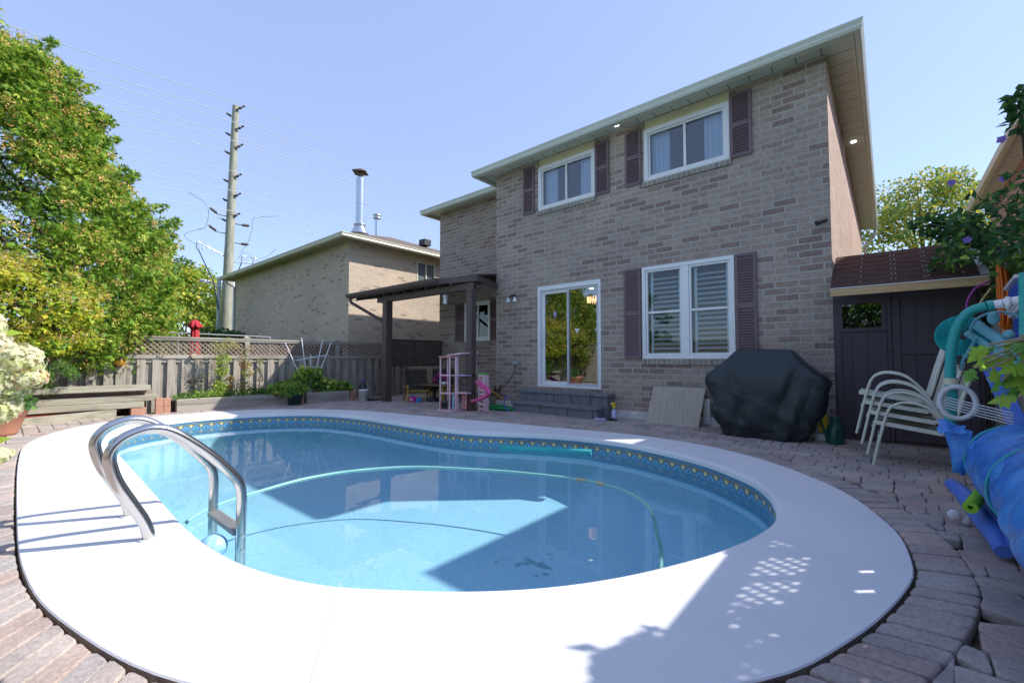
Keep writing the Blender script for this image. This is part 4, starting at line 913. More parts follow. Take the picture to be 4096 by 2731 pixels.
# behind the left fence: deck rail + red umbrella
t = thing('patio_umbrella', 'closed red patio umbrella standing beyond the left fence', 'umbrella', (-14, 3.35, 0))
def fold(mb, cx, cy, prof, n=40, lob=8, amp=.18):
    vs = []
    for (r, z) in prof:
        for k in range(n):
            a = 2*math.pi*k/n; rr = r*(1+amp*math.cos(lob*a)); vs.append((cx+rr*math.cos(a), cy+rr*math.sin(a), z+(.02*math.cos(lob*a) if r > .1 else 0)))
    mb.add(vs, [(i*n+k, i*n+(k+1) % n, (i+1)*n+(k+1) % n, (i+1)*n+k) for i in range(len(prof)-1) for k in range(n)], True); return mb
M_UMB = mat('red_canvas', (.62, .045, .06), (.5, .03, .045), .8)
fold(MB(), -14, 3.35, [(.01, 2.10), (.06, 2.08), (.10, 2.02), (.155, 1.90), (.15, 1.895), (.08, 1.93)]).build('top_vent', M_UMB, t); fold(MB(), -14, 3.35, [(.03, 2.0), (.075, 1.9), (.095, 1.6), (.12, 1.1), (.13, 1.0), (.02, 1.02)]).build('canopy', M_UMB, t); MB().cyl((-14, 3.35, 0), (-14, 3.35, 2.1), .02).build('pole', M_GALV, t)
t = thing('deck_railing', 'thin grey metal railing beyond the left fence', 'railing', (-14, 3, 0)); M_RAIL = mat('grey_rail', (.32, .33, .35), rough=.4)
MB().tube([(-14, .5, 1.76), (-14, 5.23, 1.71)], .02, 6).tube([(-14, 4.55, 1.62), (-14, 5.23, 1.62)], .014, 6).build('rail', M_RAIL, t)
for y in (1.5, 3.0, 4.55, 5.22): MB().box(-14.02, -13.98, y-.02, y+.02, -.05, 1.72).build('post', M_RAIL, t)
t = thing('deck_fence', 'low grey deck fence against the beige neighbour house', 'fence', (-12.3, 6.2, 0))
MB().box(-12.33, -12.28, 4.9, 6.6, 1.40, 1.47).build('rail', M_GREYH, t); MB().box(-12.32, -12.29, 4.9, 6.6, 0, 1.40).build('boards', M_PERG, t)

# ================================================================ UTILITY POLE + WIRES
PX, PY = -26.3, 7.56
pl_ = thing('utility_pole', 'tall greenish wooden utility pole behind the neighbour house', 'utility pole', (PX, PY, 0))
def pz(y): return 14.28-(y-655)*.366/1006*23
mb = MB(); mb.tube([(PX, PY, -.1), (PX+.4, PY+.03, 7), (PX+.75, PY+.05, 14.25)], [.27, .215, .15], 18); mb.build('pole', mat('treated_pole_wood', (.34, .34, .27), (.22, .21, .155), .9, scale=4, stretch=(4, 4, .4), bump=.5, c3=(.45, .47, .38)), pl_)
MB().cyl((PX-.1, PY-.28, 0), (PX+.0, PY-.28, 5.3), .09, n=10).cyl((PX+.15, PY+.30, 0), (PX+.2, PY+.30, 5.1), .11, n=10).build('conduit', mat('pale_conduit', (.62, .68, .74), rough=.4), pl_)
Rz = [655, 780, 895, 1080, 1200, 1325]; Lz = [715, 835, 950, 1125, 1245, 1370]
M_INS = mat('dark_insulator', (.10, .085, .08), (.06, .05, .05), .4); M_WIRE = mat('pale_wire', (.62, .63, .66), (.56, .57, .60), .6)
def polex(z): return PX+.75*z/14.25
att = []
for i, yy in enumerate(Rz):
    z = pz(yy); x = polex(z); a = Vector((x+.15, PY+.05, z-.28)); b = Vector((x+.35, PY+.35, z-.02))
    MB().tube([a, a.lerp(b, .3), a.lerp(b, .35), a.lerp(b, .55), a.lerp(b, .6), b], [.04, .03, .07, .07, .035, .05], 10).build('insulator', M_INS, pl_); att.append((b+Vector((0, 0, .05)), z))
for i, yy in enumerate(Lz):
    z = pz(yy); x = polex(z); a = Vector((x-.1, PY-.1, z-.1)); b = Vector((x-.1, PY-.34, z)); MB().tube([a, a.lerp(b, .5), b], [.035, .06, .035], 8).build('insulator', M_INS, pl_); att.append((b, z))
for (dy, z, l) in ((-1, 8.5, 1), (-1, 7.6, 1), (1, 8.2, 0), (1, 7.2, 0)):      # brackets with ribbed insulators
    x = polex(z); e = Vector((x, PY+dy*.95, z+.22*l)); mb = MB(); mb.tube([(x, PY+dy*.15, z-.05), (x, PY+dy*.5, z-.05), e], .025, 6)
    for k in range(6): c = Vector((x, PY+dy*.5, z-.05)).lerp(e, .25+k*.11); mb.tube([c-Vector((0, .02, 0)), c+Vector((0, .02, 0))], .075, 8)
    mb.build('line_bracket', M_INS, pl_)
x = polex(6.6)
MB().tube([(x, PY-1.0, 6.75), (x, PY-.1, 6.35)], .035, 6).tube([(x, PY+.1, 6.15), (x, PY+1.15, 6.2)], .03, 6).build('crossarm', M_GALV, pl_)
for k, dy in enumerate((-1.35, .65, 1.2)):
    z0 = 6.6 if k == 0 else 6.25; MB().cyl((x, PY+dy, z0-.1), (x, PY+dy, z0+.25), .06, n=8).tube([(x, PY+dy+.05, z0+.3), (x, PY+dy+.25, z0+.15), (x, PY+dy+.2, z0-.1)], .03, 6).build('fuse_cutout', M_GALV, pl_)
    MB().tube([(x, PY+dy, z0), (x-.1, PY+dy*.45, 5), (x-.3, PY+.16*(1 if dy > 0 else -1.8), 3.6)], .025, 6).build('riser_cable', mat('blue_black_cable', (.02, .03, .09), rough=.5), pl_)
for pts in ([(x, PY-1.9, 9.3), (x, PY-1.0, 8.8), (x, PY-1.0, 7.8), (x, PY-1.3, 7.5)], [(x, PY+2.4, 9.1), (x, PY+1.2, 8.7), (x, PY+1.1, 8.1), (x, PY+.9, 7.3), (x, PY+.5, 6.6)], [(x, PY-1.2, 7.6), (x, PY-1.9, 7.1), (x, PY-1.35, 6.7)], [(x, PY+2.3, 7.2), (x, PY+1.7, 6.6), (x, PY+.7, 6.5)], [(x, PY+.4, 6.3), (x, PY+.8, 6.75), (x, PY+1.2, 6.45)]):
    MB().tube(spline(pts, 6), .010, 5).build('jumper_cable', M_INS, pl_)
ordn = ['topmost', 'second', 'third', 'fourth', 'fifth', 'sixth', 'seventh', 'eighth', 'ninth', 'tenth', 'eleventh', 'lowest']
att.sort(key=lambda a: -a[1])
for k, (b, z) in enumerate(att):
    pts = []
    for s_, span in ((-1, 46.), (1, 46.)):
        seg = [Vector((b.x, b.y+s_*span*t, b.z-4*.9*t*(1-t)+ (0 if s_ < 0 else 0))) for t in [i/14 for i in range(15)]]
        pts = (list(reversed(seg)) if s_ < 0 else pts+seg[1:])
    o = MB().tube(pts, .015, 5).build('power_line', M_WIRE)
    tag(o, f'{ordn[k]} of the pale overhead wires carried by the utility pole' if k in (0, 11) else f'{ordn[k]} from the top of the pale overhead wires on the utility pole', 'power line', 'overhead wires')
t = thing('street_lamp', 'cobra-head street lamp beside the utility pole above the trees', 'street lamp', (PX-1, PY-.5, 0)); MB().tube([(PX+.2, PY-.2, 4.75), (PX+.1, PY-.9, 4.95), (PX, PY-1.6, 4.98)], .03, 6).build('arm', M_GALV, t); MB().sphere((PX, PY-.95, 5.02), .14, (1, 2.6, .6)).build('lamp_head', M_GALV, t)

# ================================================================ TREES
def limbs(mb, base, top, r0, r1, tips, rt=.03):
    mb.tube(spline([base, Vector(base).lerp(Vector(top), .5)+Vector((.08, -.05, 0)), top], 6), [r0+(r1-r0)*i/12 for i in range(13)], 10)
    for tp in tips:
        f = random.uniform(.25, .85); s_ = Vector(base).lerp(Vector(top), f); e = Vector(tp); mid = s_.lerp(e, .5)+Vector((0, 0, .15*(e-s_).length)); mb.tube(spline([s_, mid, e], 4), [r0*.45*(1-i/8.5)+.006 for i in range(9)], 6)
CE = [leaf_mat('cedar_deep', (.085, .17, .022), (.13, .24, .03), .3), leaf_mat('cedar_green', (.17, .34, .035), (.25, .43, .05), .4), leaf_mat('cedar_light', (.42, .52, .06), (.54, .60, .10), .4), leaf_mat('cedar_cone', (.92, .52, .17), (.95, .62, .25), .35)]
cd = thing('cedar_tree', 'huge bushy cedar with orange cones towering over the left fence', 'tree', (-12.5, -1.4, -.05))
prof = [(.9, 3.6), (1.5, 4.0), (2.9, 4.15), (3.8, 4.1), (4.8, 3.3), (6.1, 2.6), (6.8, 2.15), (7.3, 1.3), (7.8, .4)]
cl = []; cones = []
for i in range(800):
    z = random.uniform(.9, 7.45); ry = np.interp(z, [p[0] for p in prof], [p[1] for p in prof])-.35-.22*min(1, max(0, (z-1.5)/2)); a = random.uniform(0, 2*math.pi)
    k = 1 if i < 640 else random.uniform(.4, .9)
    cl.append((-12.5+math.cos(a)*ry*.50*k, -1.4+math.sin(a)*ry*k, z+random.uniform(-.1, .1), random.uniform(.30, .52)))
for i in range(230):      # feathery sprigs that break the outline
    c = random.choice(cl[:640]); o_ = Vector((c[0]+12.5, (c[1]+1.4)*.6, .5)).normalized(); d_s = (o_+Vector((random.uniform(-.3, .3), random.uniform(-.3, .3), random.uniform(.2, .9)))).normalized()
    for q in range(4): p_ = Vector(c[:3])+d_s*(c[3]*.75+.09*q); cl.append((p_.x, p_.y, p_.z, .15-.03*q))
crown('crown', cl[:800], 100, .105, .020, CE[:3], [2.0, 4, 3.4], cd, droop=.25, shell=.6, fan=6, spread=1.0, up=.2)
crown('crown', cl[800:], 16, .10, .020, CE[:3], [1.5, 4, 3.8], cd, droop=-.1, shell=.9, fan=6, spread=.9, up=.2)
p, u, idx = clump_points([c for c in cl[:800] if random.random() < .8], 7, .05); sel = u[:, 0] > -.4; p = p[sel]; u = u[sel]
pp = np.repeat(p, 18, 0)+rng.normal(size=(len(p)*18, 3))*.045; leafcloud('cones', pp, unit(len(pp)), unit(len(pp)), .034, .028, [CE[3], CE[2]], (rng.random(len(pp)) < .2).astype(int), cd)
mb = MB(); limbs(mb, (-12.5, -1.4, -.05), (-12.5, -1.4, 7.0), .10, .015, [cl[i][:3] for i in range(0, 640, 24)]); mb.build('trunk', M_BARK, cd)
# second cedar out to the left (its reflection shows in the patio door)
# climbing hydrangea shrub
HY = [leaf_mat('hydrangea_leaf_yellow', (.66, .62, .05), (.78, .70, .09), .45), leaf_mat('hydrangea_leaf_lime', (.40, .52, .05), (.54, .60, .07), .45), leaf_mat('hydrangea_leaf_green', (.12, .32, .05), (.20, .42, .06), .4), leaf_mat('lacecap_olive', (.52, .38, .06), (.64, .48, .10), .3), leaf_mat('pale_sepal', (.75, .68, .6), (.8, .62, .5), .3)]
hy = thing('climbing_hydrangea', 'yellowing climbing hydrangea with olive lacecap heads hanging over the left fence', 'shrub', (-10.9, -.5, 0))
cl = []
for i in range(120):
    a = random.uniform(0, 2*math.pi); b = random.uniform(-.9, 1); s_ = math.sqrt(1-b*b); cl.append((-10.9+.55*s_*math.cos(a), -.75+1.75*s_*math.sin(a), 1.95+.72*b, random.uniform(.2, .32)))
for i in range(16): cl.append((-10.75+random.uniform(-.2, .2), random.uniform(-.5, 1.1), random.uniform(1.25, 1.5), .16))
crown('leaves', cl, 95, .075, .068, HY[:3], [3, 3, 2.2], hy, droop=.15, shell=.35, up=.5)
hp, hd, hn, hm = [], [], [], []
for c in cl:
    for k in range(5):
        u = unit(1)[0]; u[2] = abs(u[2])*.8+.1; u[0] = abs(u[0]); u /= np.linalg.norm(u); ctr = np.array(c[:3])+u*(c[3]+.03); t1 = np.cross(u, [0, 0, 1.01]); t1 /= np.linalg.norm(t1); t2 = np.cross(u, t1)
        for j in range(55):
            a, r = random.uniform(0, 6.28), .10*math.sqrt(random.random()); big = r > .09 and random.random() < .45
            hp.append(ctr+t1*r*math.cos(a)+t2*r*math.sin(a)+u*random.uniform(-.012, .012)); hd.append(unit(1)[0]+u*.3); hn.append(u); hm.append((4 if big else 3))
hp, hd, hn, hm = map(np.array, (hp, hd, hn, hm)); leafcloud('flower_heads', hp, hd, hn, np.where(hm == 4, .020, .016), np.where(hm == 4, .018, .010), HY, hm, hy)
mb = MB(); limbs(mb, (-11.1, -.6, .1), (-10.9, -.6, 2.0), .05, .02, [c[:3] for c in cl[::6]]); mb.build('stem', M_BARK, hy)
# drooping spruce-like branches beneath
t = thing('weeping_spruce', 'drooping dark green spruce branches under the hydrangea', 'shrub', (-10.9, .3, 0))
cl = [(-10.75+random.uniform(-.15, .15), random.uniform(-.4, .62), random.uniform(.45, 1.35), .10) for i in range(46)]+[(-10.65, .66+.04*k, 1.0-.05*k, .07) for k in range(5)]
crown('foliage', cl, 110, .07, .012, [G4, G2, G1], [2, 2, 1.4], t, droop=.9, shell=.6, up=.1)
MB().tube(spline([(-11, -.2, .2), (-10.9, 0, 1.2), (-10.75, .4, 1.3), (-10.65, .8, .8)], 5), .02, 6).build('stem', M_BARK, t)
# white panicle hydrangea close by on the left
wh = thing('panicle_hydrangea', 'creamy white panicle hydrangea leaning in at the left edge', 'shrub', (-3.45, -.35, -.05))
WHP = [leaf_mat('cream_petal', (.90, .89, .60), (.93, .93, .72), .5), leaf_mat('lime_petal', (.62, .72, .26), (.78, .82, .42), .35), leaf_mat('blush_petal', (.80, .45, .28), (.86, .62, .44), .3)]
heads = [((-3.24, .10, 1.07), (.085, .085, .075), .15), ((-3.24, .13, .985), (.07, .065, .05), .45), ((-3.33, .02, 1.13), (.06, .06, .08), .25), ((-3.31, .03, .95), (.12, .10, .09), .05), ((-3.34, .01, .84), (.12, .10, .08), .05), ((-3.27, .045, 1.015), (.085, .08, .06), .12), ((-3.36, .0, 1.24), (.05, .05, .07), .1), ((-3.36, .03, .86), (.10, .08, .055), .0), ((-3.36, .035, .60), (.06, .055, .035), .0)]
heads = [((c[0]-.02, c[1]-.035, c[2]-.02), r_, b_*.45) for c, r_, b_ in heads]
for (c, r, blush) in heads:
    n = 520; u = unit(n); lump = 1+.13*np.sin(u[:, :1]*9+c[2]*7)*np.sin(u[:, 1:2]*8+u[:, 2:]*7); pos = np.array(c)+u*np.array(r)*(.78+.30*rng.random((n, 1)))*lump; P = np.repeat(pos, 4, 0); U = np.repeat(u, 4, 0); a = np.tile(np.arange(4)*math.pi/2, n)+np.repeat(rng.random(n)*6, 4)
    t1 = np.cross(U, [.1, .2, 1]); t1 /= np.linalg.norm(t1, axis=1, keepdims=True); t2 = np.cross(U, t1); D = t1*np.cos(a)[:, None]+t2*np.sin(a)[:, None]+U*.25
    b = rng.random(n); right = (u[:, 1] > .2)*blush*1.6+blush*.3; mi = np.where(b < right, 2, np.where(rng.random(n)+.5*(-u[:, 2]) > .82, 1, 0)); leafcloud('flower_head', P, D+unit(len(D))*.35, U, .0145, .012, WHP, np.repeat(mi, 4), wh)
leafcloud('leaves', np.array([(-3.30, .04, 1.09), (-3.33, .0, 1.05), (-3.36, -.02, .64), (-3.34, .0, 1.18), (-3.4, -.06, .78), (-3.40, -.1, .9)]), np.array([(.3, .8, -.1), (.1, .9, .2), (.2, .6, .3), (.2, .8, .2), (.1, .5, -.3), (.3, .3, .4)]), np.array([(.6, -.3, .7)]*6), .075, .05, [leaf_mat('lime_leaf', (.34, .50, .05), (.44, .58, .08), .5)], np.zeros(6), wh)
mb = MB()
for (c, r, b) in heads: mb.tube(spline([(-3.45, -.35, -.05), (-3.45, -.25, c[2]*.6), (c[0]-.05, c[1]-.06, c[2]-.02), c], 5), .006, 6)
mb.build('stem', mat('tan_stem', (.42, .34, .2)), wh)
# terracotta pot
t = thing('terracotta_pot', 'large terracotta pot with young leaves at the left deck corner', 'plant pot', (-9.45, -.03, -.02))
MB().lathe([(0, 0), (.20, 0), (.235, .06), (.30, .28), (.31, .285), (.335, .38), (.33, .395), (.30, .395), (.28, .33), (0, .33)], (-9.45, -.03, -.02), 40).build('pot', M_TERR, t)
crown('foliage', [(-9.45, .15, .45, .14), (-9.4, .0, .5, .16), (-9.35, .22, .42, .10)], 45, .10, .07, [G2, G4, G1], [2, 2, 1], t, droop=.1, shell=.7)
# rose of sharon over the right fence
rs = thing('rose_of_sharon', 'flowering rose of Sharon with violet blooms above the right fence', 'shrub', (1.25, 6.2, 0))
cl = []
for i in range(44): cl.append((random.uniform(.82, 1.5), random.uniform(5.4, 8.4), random.uniform(1.95, 2.5), random.uniform(.15, .24)))
for i in range(11): cl.append((random.uniform(.88, 1.3), random.uniform(5.6, 7.2), random.uniform(2.5, 2.85), random.uniform(.10, .16)))
for i in range(14): k = i/13; cl.append((.80-.42*k, 7.3-.15*k+random.uniform(-.1, .1), 2.45+.25*k, .12))
for i in range(5): cl.append((.93, 5.75+random.uniform(-.1, .1), 3.12+i*.06, .07))
for i in range(16): cl.append((.7+random.uniform(-.15, .1), random.uniform(6.3, 7.3), random.uniform(2.1, 2.6), .14))
crown('leaves', cl, 26, .085, .055, [G4, leaf_mat('leaf_blue_green', (.035, .11, .04), (.06, .16, .05)), G2, G3], [4, 3, 2, .5], rs, droop=.1, shell=.6, up=.6)
mb = MB()
for c in cl[::3]: mb.tube(spline([(1.2, 6.2, 0), (1.15, 6.3, 1.5), Vector((1.1, 6.3, 2.0)).lerp(Vector(c[:3]), .5), c[:3]], 5), [.03*(1-i/16.)+.004 for i in range(16)], 5)
mb.build('trunk', M_BARK, rs)
MV, MP = leaf_mat('violet_petal', (.24, .16, .52), (.34, .24, .66), .35), leaf_mat('pink_petal', (.75, .12, .35), (.72, .3, .7), .35)
for k, (c, m) in enumerate((((.91, 5.8, 3.27), MP), ((.80, 5.6, 2.96), MV), ((.52, 6.0, 2.78), MV), ((.86, 6.0, 2.73), MV), ((.60, 5.9, 2.18), MV))):
    n = 5; a = np.arange(n)*2*math.pi/n+k; D = np.stack([np.cos(a), -.55-.3*np.cos(a), np.sin(a)-.2], 1); leafcloud('flower', np.tile(c, (n, 1)).astype(float), D, np.tile((0, -1, .2), (n, 1)).astype(float), .040, .046, [m], np.zeros(n), rs)
# vines over the right fence nearer the camera (they dapple the deck)
vn = thing('fence_vine', 'leafy vine growing along the right fence near the camera', 'vine', (1.1, 2.9, 0))
cl = [(random.uniform(.95, 1.15), y, random.uniform(1.45, 1.98), .15) for y in np.arange(.6, 3.5, .06)]+[(random.uniform(.95, 1.1), random.uniform(2.5, 3.35), random.uniform(1.95, 2.2), .10) for i in range(14)]+[(1.05, random.uniform(4.75, 7.2), random.uniform(1.6, 2.1), .15) for i in range(40)]
crown('foliage', cl, 38, .085, .07, [G4, G2, G1], [3, 2, 1], vn, droop=.2, shell=.8)
MB().tube(spline([(1.1, 3.2, 0), (1.05, 3.1, 1), (1.1, 2.5, 1.9), (1.1, 1.5, 2.1)], 5), .02, 6).build('stem', M_BARK, vn)
# lobed bright leaves hanging into view on the right
vl = thing('maple_branch', 'bright green lobed leaves of a low maple branch above the blue cover', 'branch', (.75, 2.75, -.05))
def lobed(mb, c, d, nrm, s_):
    c, d, nrm = Vector(c), Vector(d).normalized(), Vector(nrm); sd = d.cross(nrm).normalized(); nn = sd.cross(d)
    out = []; pat = [(0, .12), (.5, .35), (.36, .52), (.95, .85), (.62, .95), (.55, 1.1), (1.25, 1.25) if 0 else (.8, 1.25), (.38, 1.3), (.3, 1.5), (0, 1.95)]
    R_ = [(a, b) for a, b in pat]; L_ = [(-a, b) for a, b in reversed(pat[1:-1])]
    pts = R_+L_; vs = [c+sd*a*s_+d*b*s_-nn*(abs(a)*.35+b*b*.12)*s_*random.uniform(.6, 1.2) for a, b in pts]; ctr = c+d*s_*.9
    vs = [ctr]+vs; n = len(pts); mb.add(vs, [(0, i+1, (i+1) % n+1) for i in range(n)])
mb1, mb2 = MB(), MB()
spots = [(.36, 2.81, 1.11), (.43, 2.86, 1.04), (.31, 2.77, 1.06), (.42, 2.84, .94), (.46, 2.87, 1.12), (.34, 2.80, 1.02), (.39, 2.83, 1.0), (.45, 2.85, 1.0), (.33, 2.78, 1.12), (.40, 2.80, 1.13), (.47, 2.80, .93), (.44, 2.9, 1.16), (.29, 2.80, 1.02), (.48, 2.83, 1.07), (.38, 2.86, 1.07), (.50, 2.8, 1.0), (.41, 2.82, 1.07), (.44, 2.84, 1.13), (.37, 2.8, .97), (.46, 2.85, .97), (.42, 2.82, .90), (.40, 2.85, 1.1), (.45, 2.8, 1.04), (.47, 2.84, .88)]
for k, c in enumerate(spots):
    d = (random.uniform(-1, .4), random.uniform(-.6, .3), random.uniform(-.9, -.1)); lobed(mb1 if k % 3 else mb2, c, d, (random.uniform(-.3, .3), -.7, .7), random.uniform(.036, .055))
mb1.build('leaves', leaf_mat('maple_lit', (.34, .58, .06), (.46, .66, .09), .5), vl); mb2.build('leaves', leaf_mat('maple_shaded', (.12, .30, .05), (.17, .38, .06), .35), vl)  # light and shade put into two leaf colours, dealt out by index
mb = MB()
for c in spots: mb.tube(spline([(.75, 2.75, -.05), (.72, 2.78, .9), (.58, 2.85, 1.15), c], 4), .005, 5)
mb.build('stem', mat('tan_stem', (.42, .34, .2)), vl)
# background trees
def bgtree(name, label, x, y, h, r, mats, wts, n=60, per=110, ln=.16, wd=.11, zb=.35, group='trees beyond the houses', rr=(.35, .7), fan=1):
    t = thing(name, label, 'tree', (x, y, -.1), group); cl = []
    for i in range(n):
        a = random.uniform(0, 6.28); b = random.uniform(-1, 1); s_ = math.sqrt(1-b*b)*random.uniform(.6, 1); cl.append((x+r*s_*math.cos(a), y+r*s_*math.sin(a), h*(zb+(1-zb)/2)+b*h*(1-zb)/2*.92, random.uniform(*rr)))
    crown('crown', cl, per, ln, wd, mats, wts, t, droop=.2, shell=.6, up=.5)
    mb = MB(); limbs(mb, (x, y, -.1), (x, y, h*.85), h*.011, .012, [c[:3] for c in cl[::5]]); mb.build('trunk', M_BARK, t); return t
GB = leaf_mat('leaf_olive', (.30, .42, .05), (.44, .52, .08)); GY = leaf_mat('leaf_gold', (.66, .54, .06), (.78, .62, .09)); 
bgtree('deciduous_tree', 'yellow green leafy tree behind the red umbrella', -27.5, 3.9, 7.6, 3.2, [G2, GB, GY, G1], [2, 3, 1.2, 2], n=90, per=170, zb=.05, ln=.17, wd=.13)
bgtree('deciduous_tree', 'lower olive tree just left of the utility pole', -30.5, 6.9, 6.4, 2.9, [G2, GB, GY], [2, 3, 1.5], n=70, per=140, zb=.05, ln=.18, wd=.13)
bgtree('deciduous_tree', 'golden bush between the utility pole and the beige house', -33, 10.3, 5.8, 2.4, [GB, GY, G2], [2, 2, 1], n=50, per=130, zb=.05, ln=.2, wd=.15)
bgtree('dark_shrub', 'dark green shrub at the foot of the beige neighbour house', -21.8, 6.0, 2.25, 1.2, [G4, G2], [3, 1], n=30, per=120, zb=.3, ln=.13, wd=.09, rr=(.25, .4), group='shrubs beyond the left fence')
bgtree('dark_shrub', 'dark green hedge shrub behind the red umbrella', -16.8, 2.2, 2.2, 1.5, [G4, G2, G1], [3, 2, 1], n=34, per=130, zb=.1, ln=.12, wd=.08, rr=(.25, .4), group='shrubs beyond the left fence')
bgtree('birch_tree', 'sparse yellow green birch rising behind the shed roof', 1.1, 22.6, 8.2, 2.3, [GB, GY, G2, leaf_mat('leaf_silver', (.22, .28, .12), (.34, .40, .2))], [3, 1.6, 2, 2], n=170, per=95, zb=.2, ln=.13, wd=.09, rr=(.3, .6))
bgtree('birch_tree', 'lower leafy birch filling the gap behind the shed', 2.6, 26, 6.4, 2.4, [GB, GY, G2], [3, 2, 2], n=80, per=80, zb=.2, ln=.15, wd=.1)
# ================================================================ POOL LADDER
M_SS = mat('brushed_stainless', (.68, .66, .63), (.60, .585, .56), .2, metal=1, scale=3)
ld = thing('pool_ladder', 'stainless steel pool ladder with two curved handrails at the near pool edge', 'pool ladder', (-3.62, .85, 0))
shape = [(.60, -.05), (.60, .02), (.575, .11), (.52, .22), (.455, .35), (.425, .44), (.415, .51), (.435, .565), (.48, .61), (.55, .64), (.61, .645), (.68, .625), (.77, .56), (.90, .44), (1.02, .30), (1.07, .22), (1.085, .13), (1.085, 0), (1.085, -.5), (1.085, -.70)]
for x in (-3.33, -3.92):
    MB().tube(spline([(x, a, b) for a, b in shape], 5), .031, 16).build('handrail', M_SS, ld)
    MB().lathe([(.032, 0), (.05, .001), (.05, .006), (.032, .009)], (x, .60, 0), 20).build('deck_collar', M_WHITE, ld)
M_TREAD = mat('grey_tread', (.40, .39, .37), (.3, .29, .28), .5, scale=5)
for z in (-.10, -.48):
    mb = MB(); mb.box(-3.90, -3.35, 1.045, 1.125, z-.02, z+.012)
    for k in range(6): mb.box(-3.89, -3.36, 1.05+k*.012, 1.056+k*.012, z+.0125, z+.0155)
    mb.build('tread', M_TREAD, ld)
MB().cyl((-3.345, 1.085, -.12), (-3.29, 1.085, -.12), .014).cyl((-3.345, 1.085, -.22), (-3.29, 1.085, -.22), .014).build('bolt', M_SS, ld)
# beach ball beside the ladder
bb = MB().sphere((-3.42, .95, -.185), .085, n=28, m=18).build('beach_ball', mat('printed_blue_vinyl', (.25, .55, .85), (.62, .78, .92), .25, scale=14, c3=(.9, .88, .8)))
tag(bb, 'small pale blue beach ball floating against the ladder', 'beach ball')
# floating vacuum hose
M_TEAL = mat('teal_plastic', (.10, .50, .42), (.07, .42, .36), .4)
M_HOSE = mat('pale_teal_hose', (.30, .60, .54), (.24, .53, .48), .4)
hz = WZ+.005; hp_ = [(-3.9, .86), (-4.17, 1.02), (-4.38, 1.28), (-4.52, 1.65), (-4.62, 2.1), (-4.53, 2.6), (-4.17, 3.13), (-3.52, 3.53), (-3.05, 3.74), (-2.6, 3.88), (-2.25, 3.93), (-1.89, 3.85), (-1.55, 3.57), (-1.33, 3.2), (-1.18, 2.9), (-1.05, 2.5), (-1.1, 2.1)]
t = thing('vacuum_hose', 'long pale green vacuum hose curving across the pool water', 'hose', (-3, 3, hz))
pts = spline([(x, y, hz-(.05 if i > 12 else 0)) for i, (x, y) in enumerate(hp_)], 14); MB().tube(pts,   .014, 10).build('hose', M_HOSE, t)
for f in (.585, .625): i = int(len(pts)*f); MB().tube([pts[i], pts[i+4]], .018, 12).build('coupling', mat('tan_coupling', (.6, .5, .3)), t)
def noodle(name, p, q, r, m, label, n=20, hole=.35, r2=None):
    p, q = Vector(p), Vector(q); mb = MB(); mb.tube(spline([p, p.lerp(q, .5)+Vector((0, 0, .006)), q], 6), r, n, cap=False)
    d = (q-p).normalized(); u = d.orthogonal().normalized(); v = d.cross(u)
    for c, s_ in ((p, 1), (q, -1)):
        ro = [c+(u*math.cos(2*math.pi*k/n)+v*math.sin(2*math.pi*k/n))*r for k in range(n)]; ri = [c+(x-c)*hole for x in ro]; rd = [x+d*s_*.08 for x in ri]
        mb.add(ro+ri+rd, [(k, (k+1) % n, n+(k+1) % n, n+k) for k in range(n)]+[(n+k, n+(k+1) % n, 2*n+(k+1) % n, 2*n+k) for k in range(n)]+[tuple(range(2*n, 3*n))])
    return tag(mb.build(name, m), label, 'pool noodle')
noodle('pool_noodle', (-4.12, 4.55, -.165), (-2.95, 5.02, -.15), .036, mat('aqua_foam', (.05, .46, .46), (.035, .38, .39), .7, bump=.2, bscale=200), 'aqua foam noodle floating along the far pool edge')
# ================================================================ PATIO ITEMS
# grill under its cover
gc = thing('grill_cover', 'barbecue grill under a draped black fabric cover below the window', 'grill cover', (-1.3, 6.85, 0))
GX, GY_ = -1.29, 6.86
keys = [  # z, half x left, half x right, half y front, half y back, squareness
 (-.02, .50, .44, .24, .24, .45), (.05, .55, .47, .26, .25, .45), (.18, .62, .58, .29, .27, .42), (.35, .66, .68, .31, .28, .40), (.55, .69, .71, .32, .28, .36),
 (.74, .715, .705, .325, .28, .32), (.83, .70, .67, .32, .28, .28), (.93, .58, .56, .30, .27, .24), (1.03, .46, .45, .27, .26, .20), (1.13, .36, .37, .245, .24, .16), (1.175, .32, .335, .225, .23, .14), (1.188, .30, .31, .20, .21, .14)]
def kint(z): return [float(np.interp(z, [k[0] for k in keys], [k[i] for k in keys])) for i in range(1, 6)]
n = 260; vs = []; zs_ = list(np.linspace(-.02, 1.188, 58)); fr_ = random.Random(3); ph = [fr_.uniform(0, 6.28) for _ in range(14)]
def ridge(v): return 1-2*abs((v/(2*math.pi)) % 1-.5)      # sharp crease profile 0..1
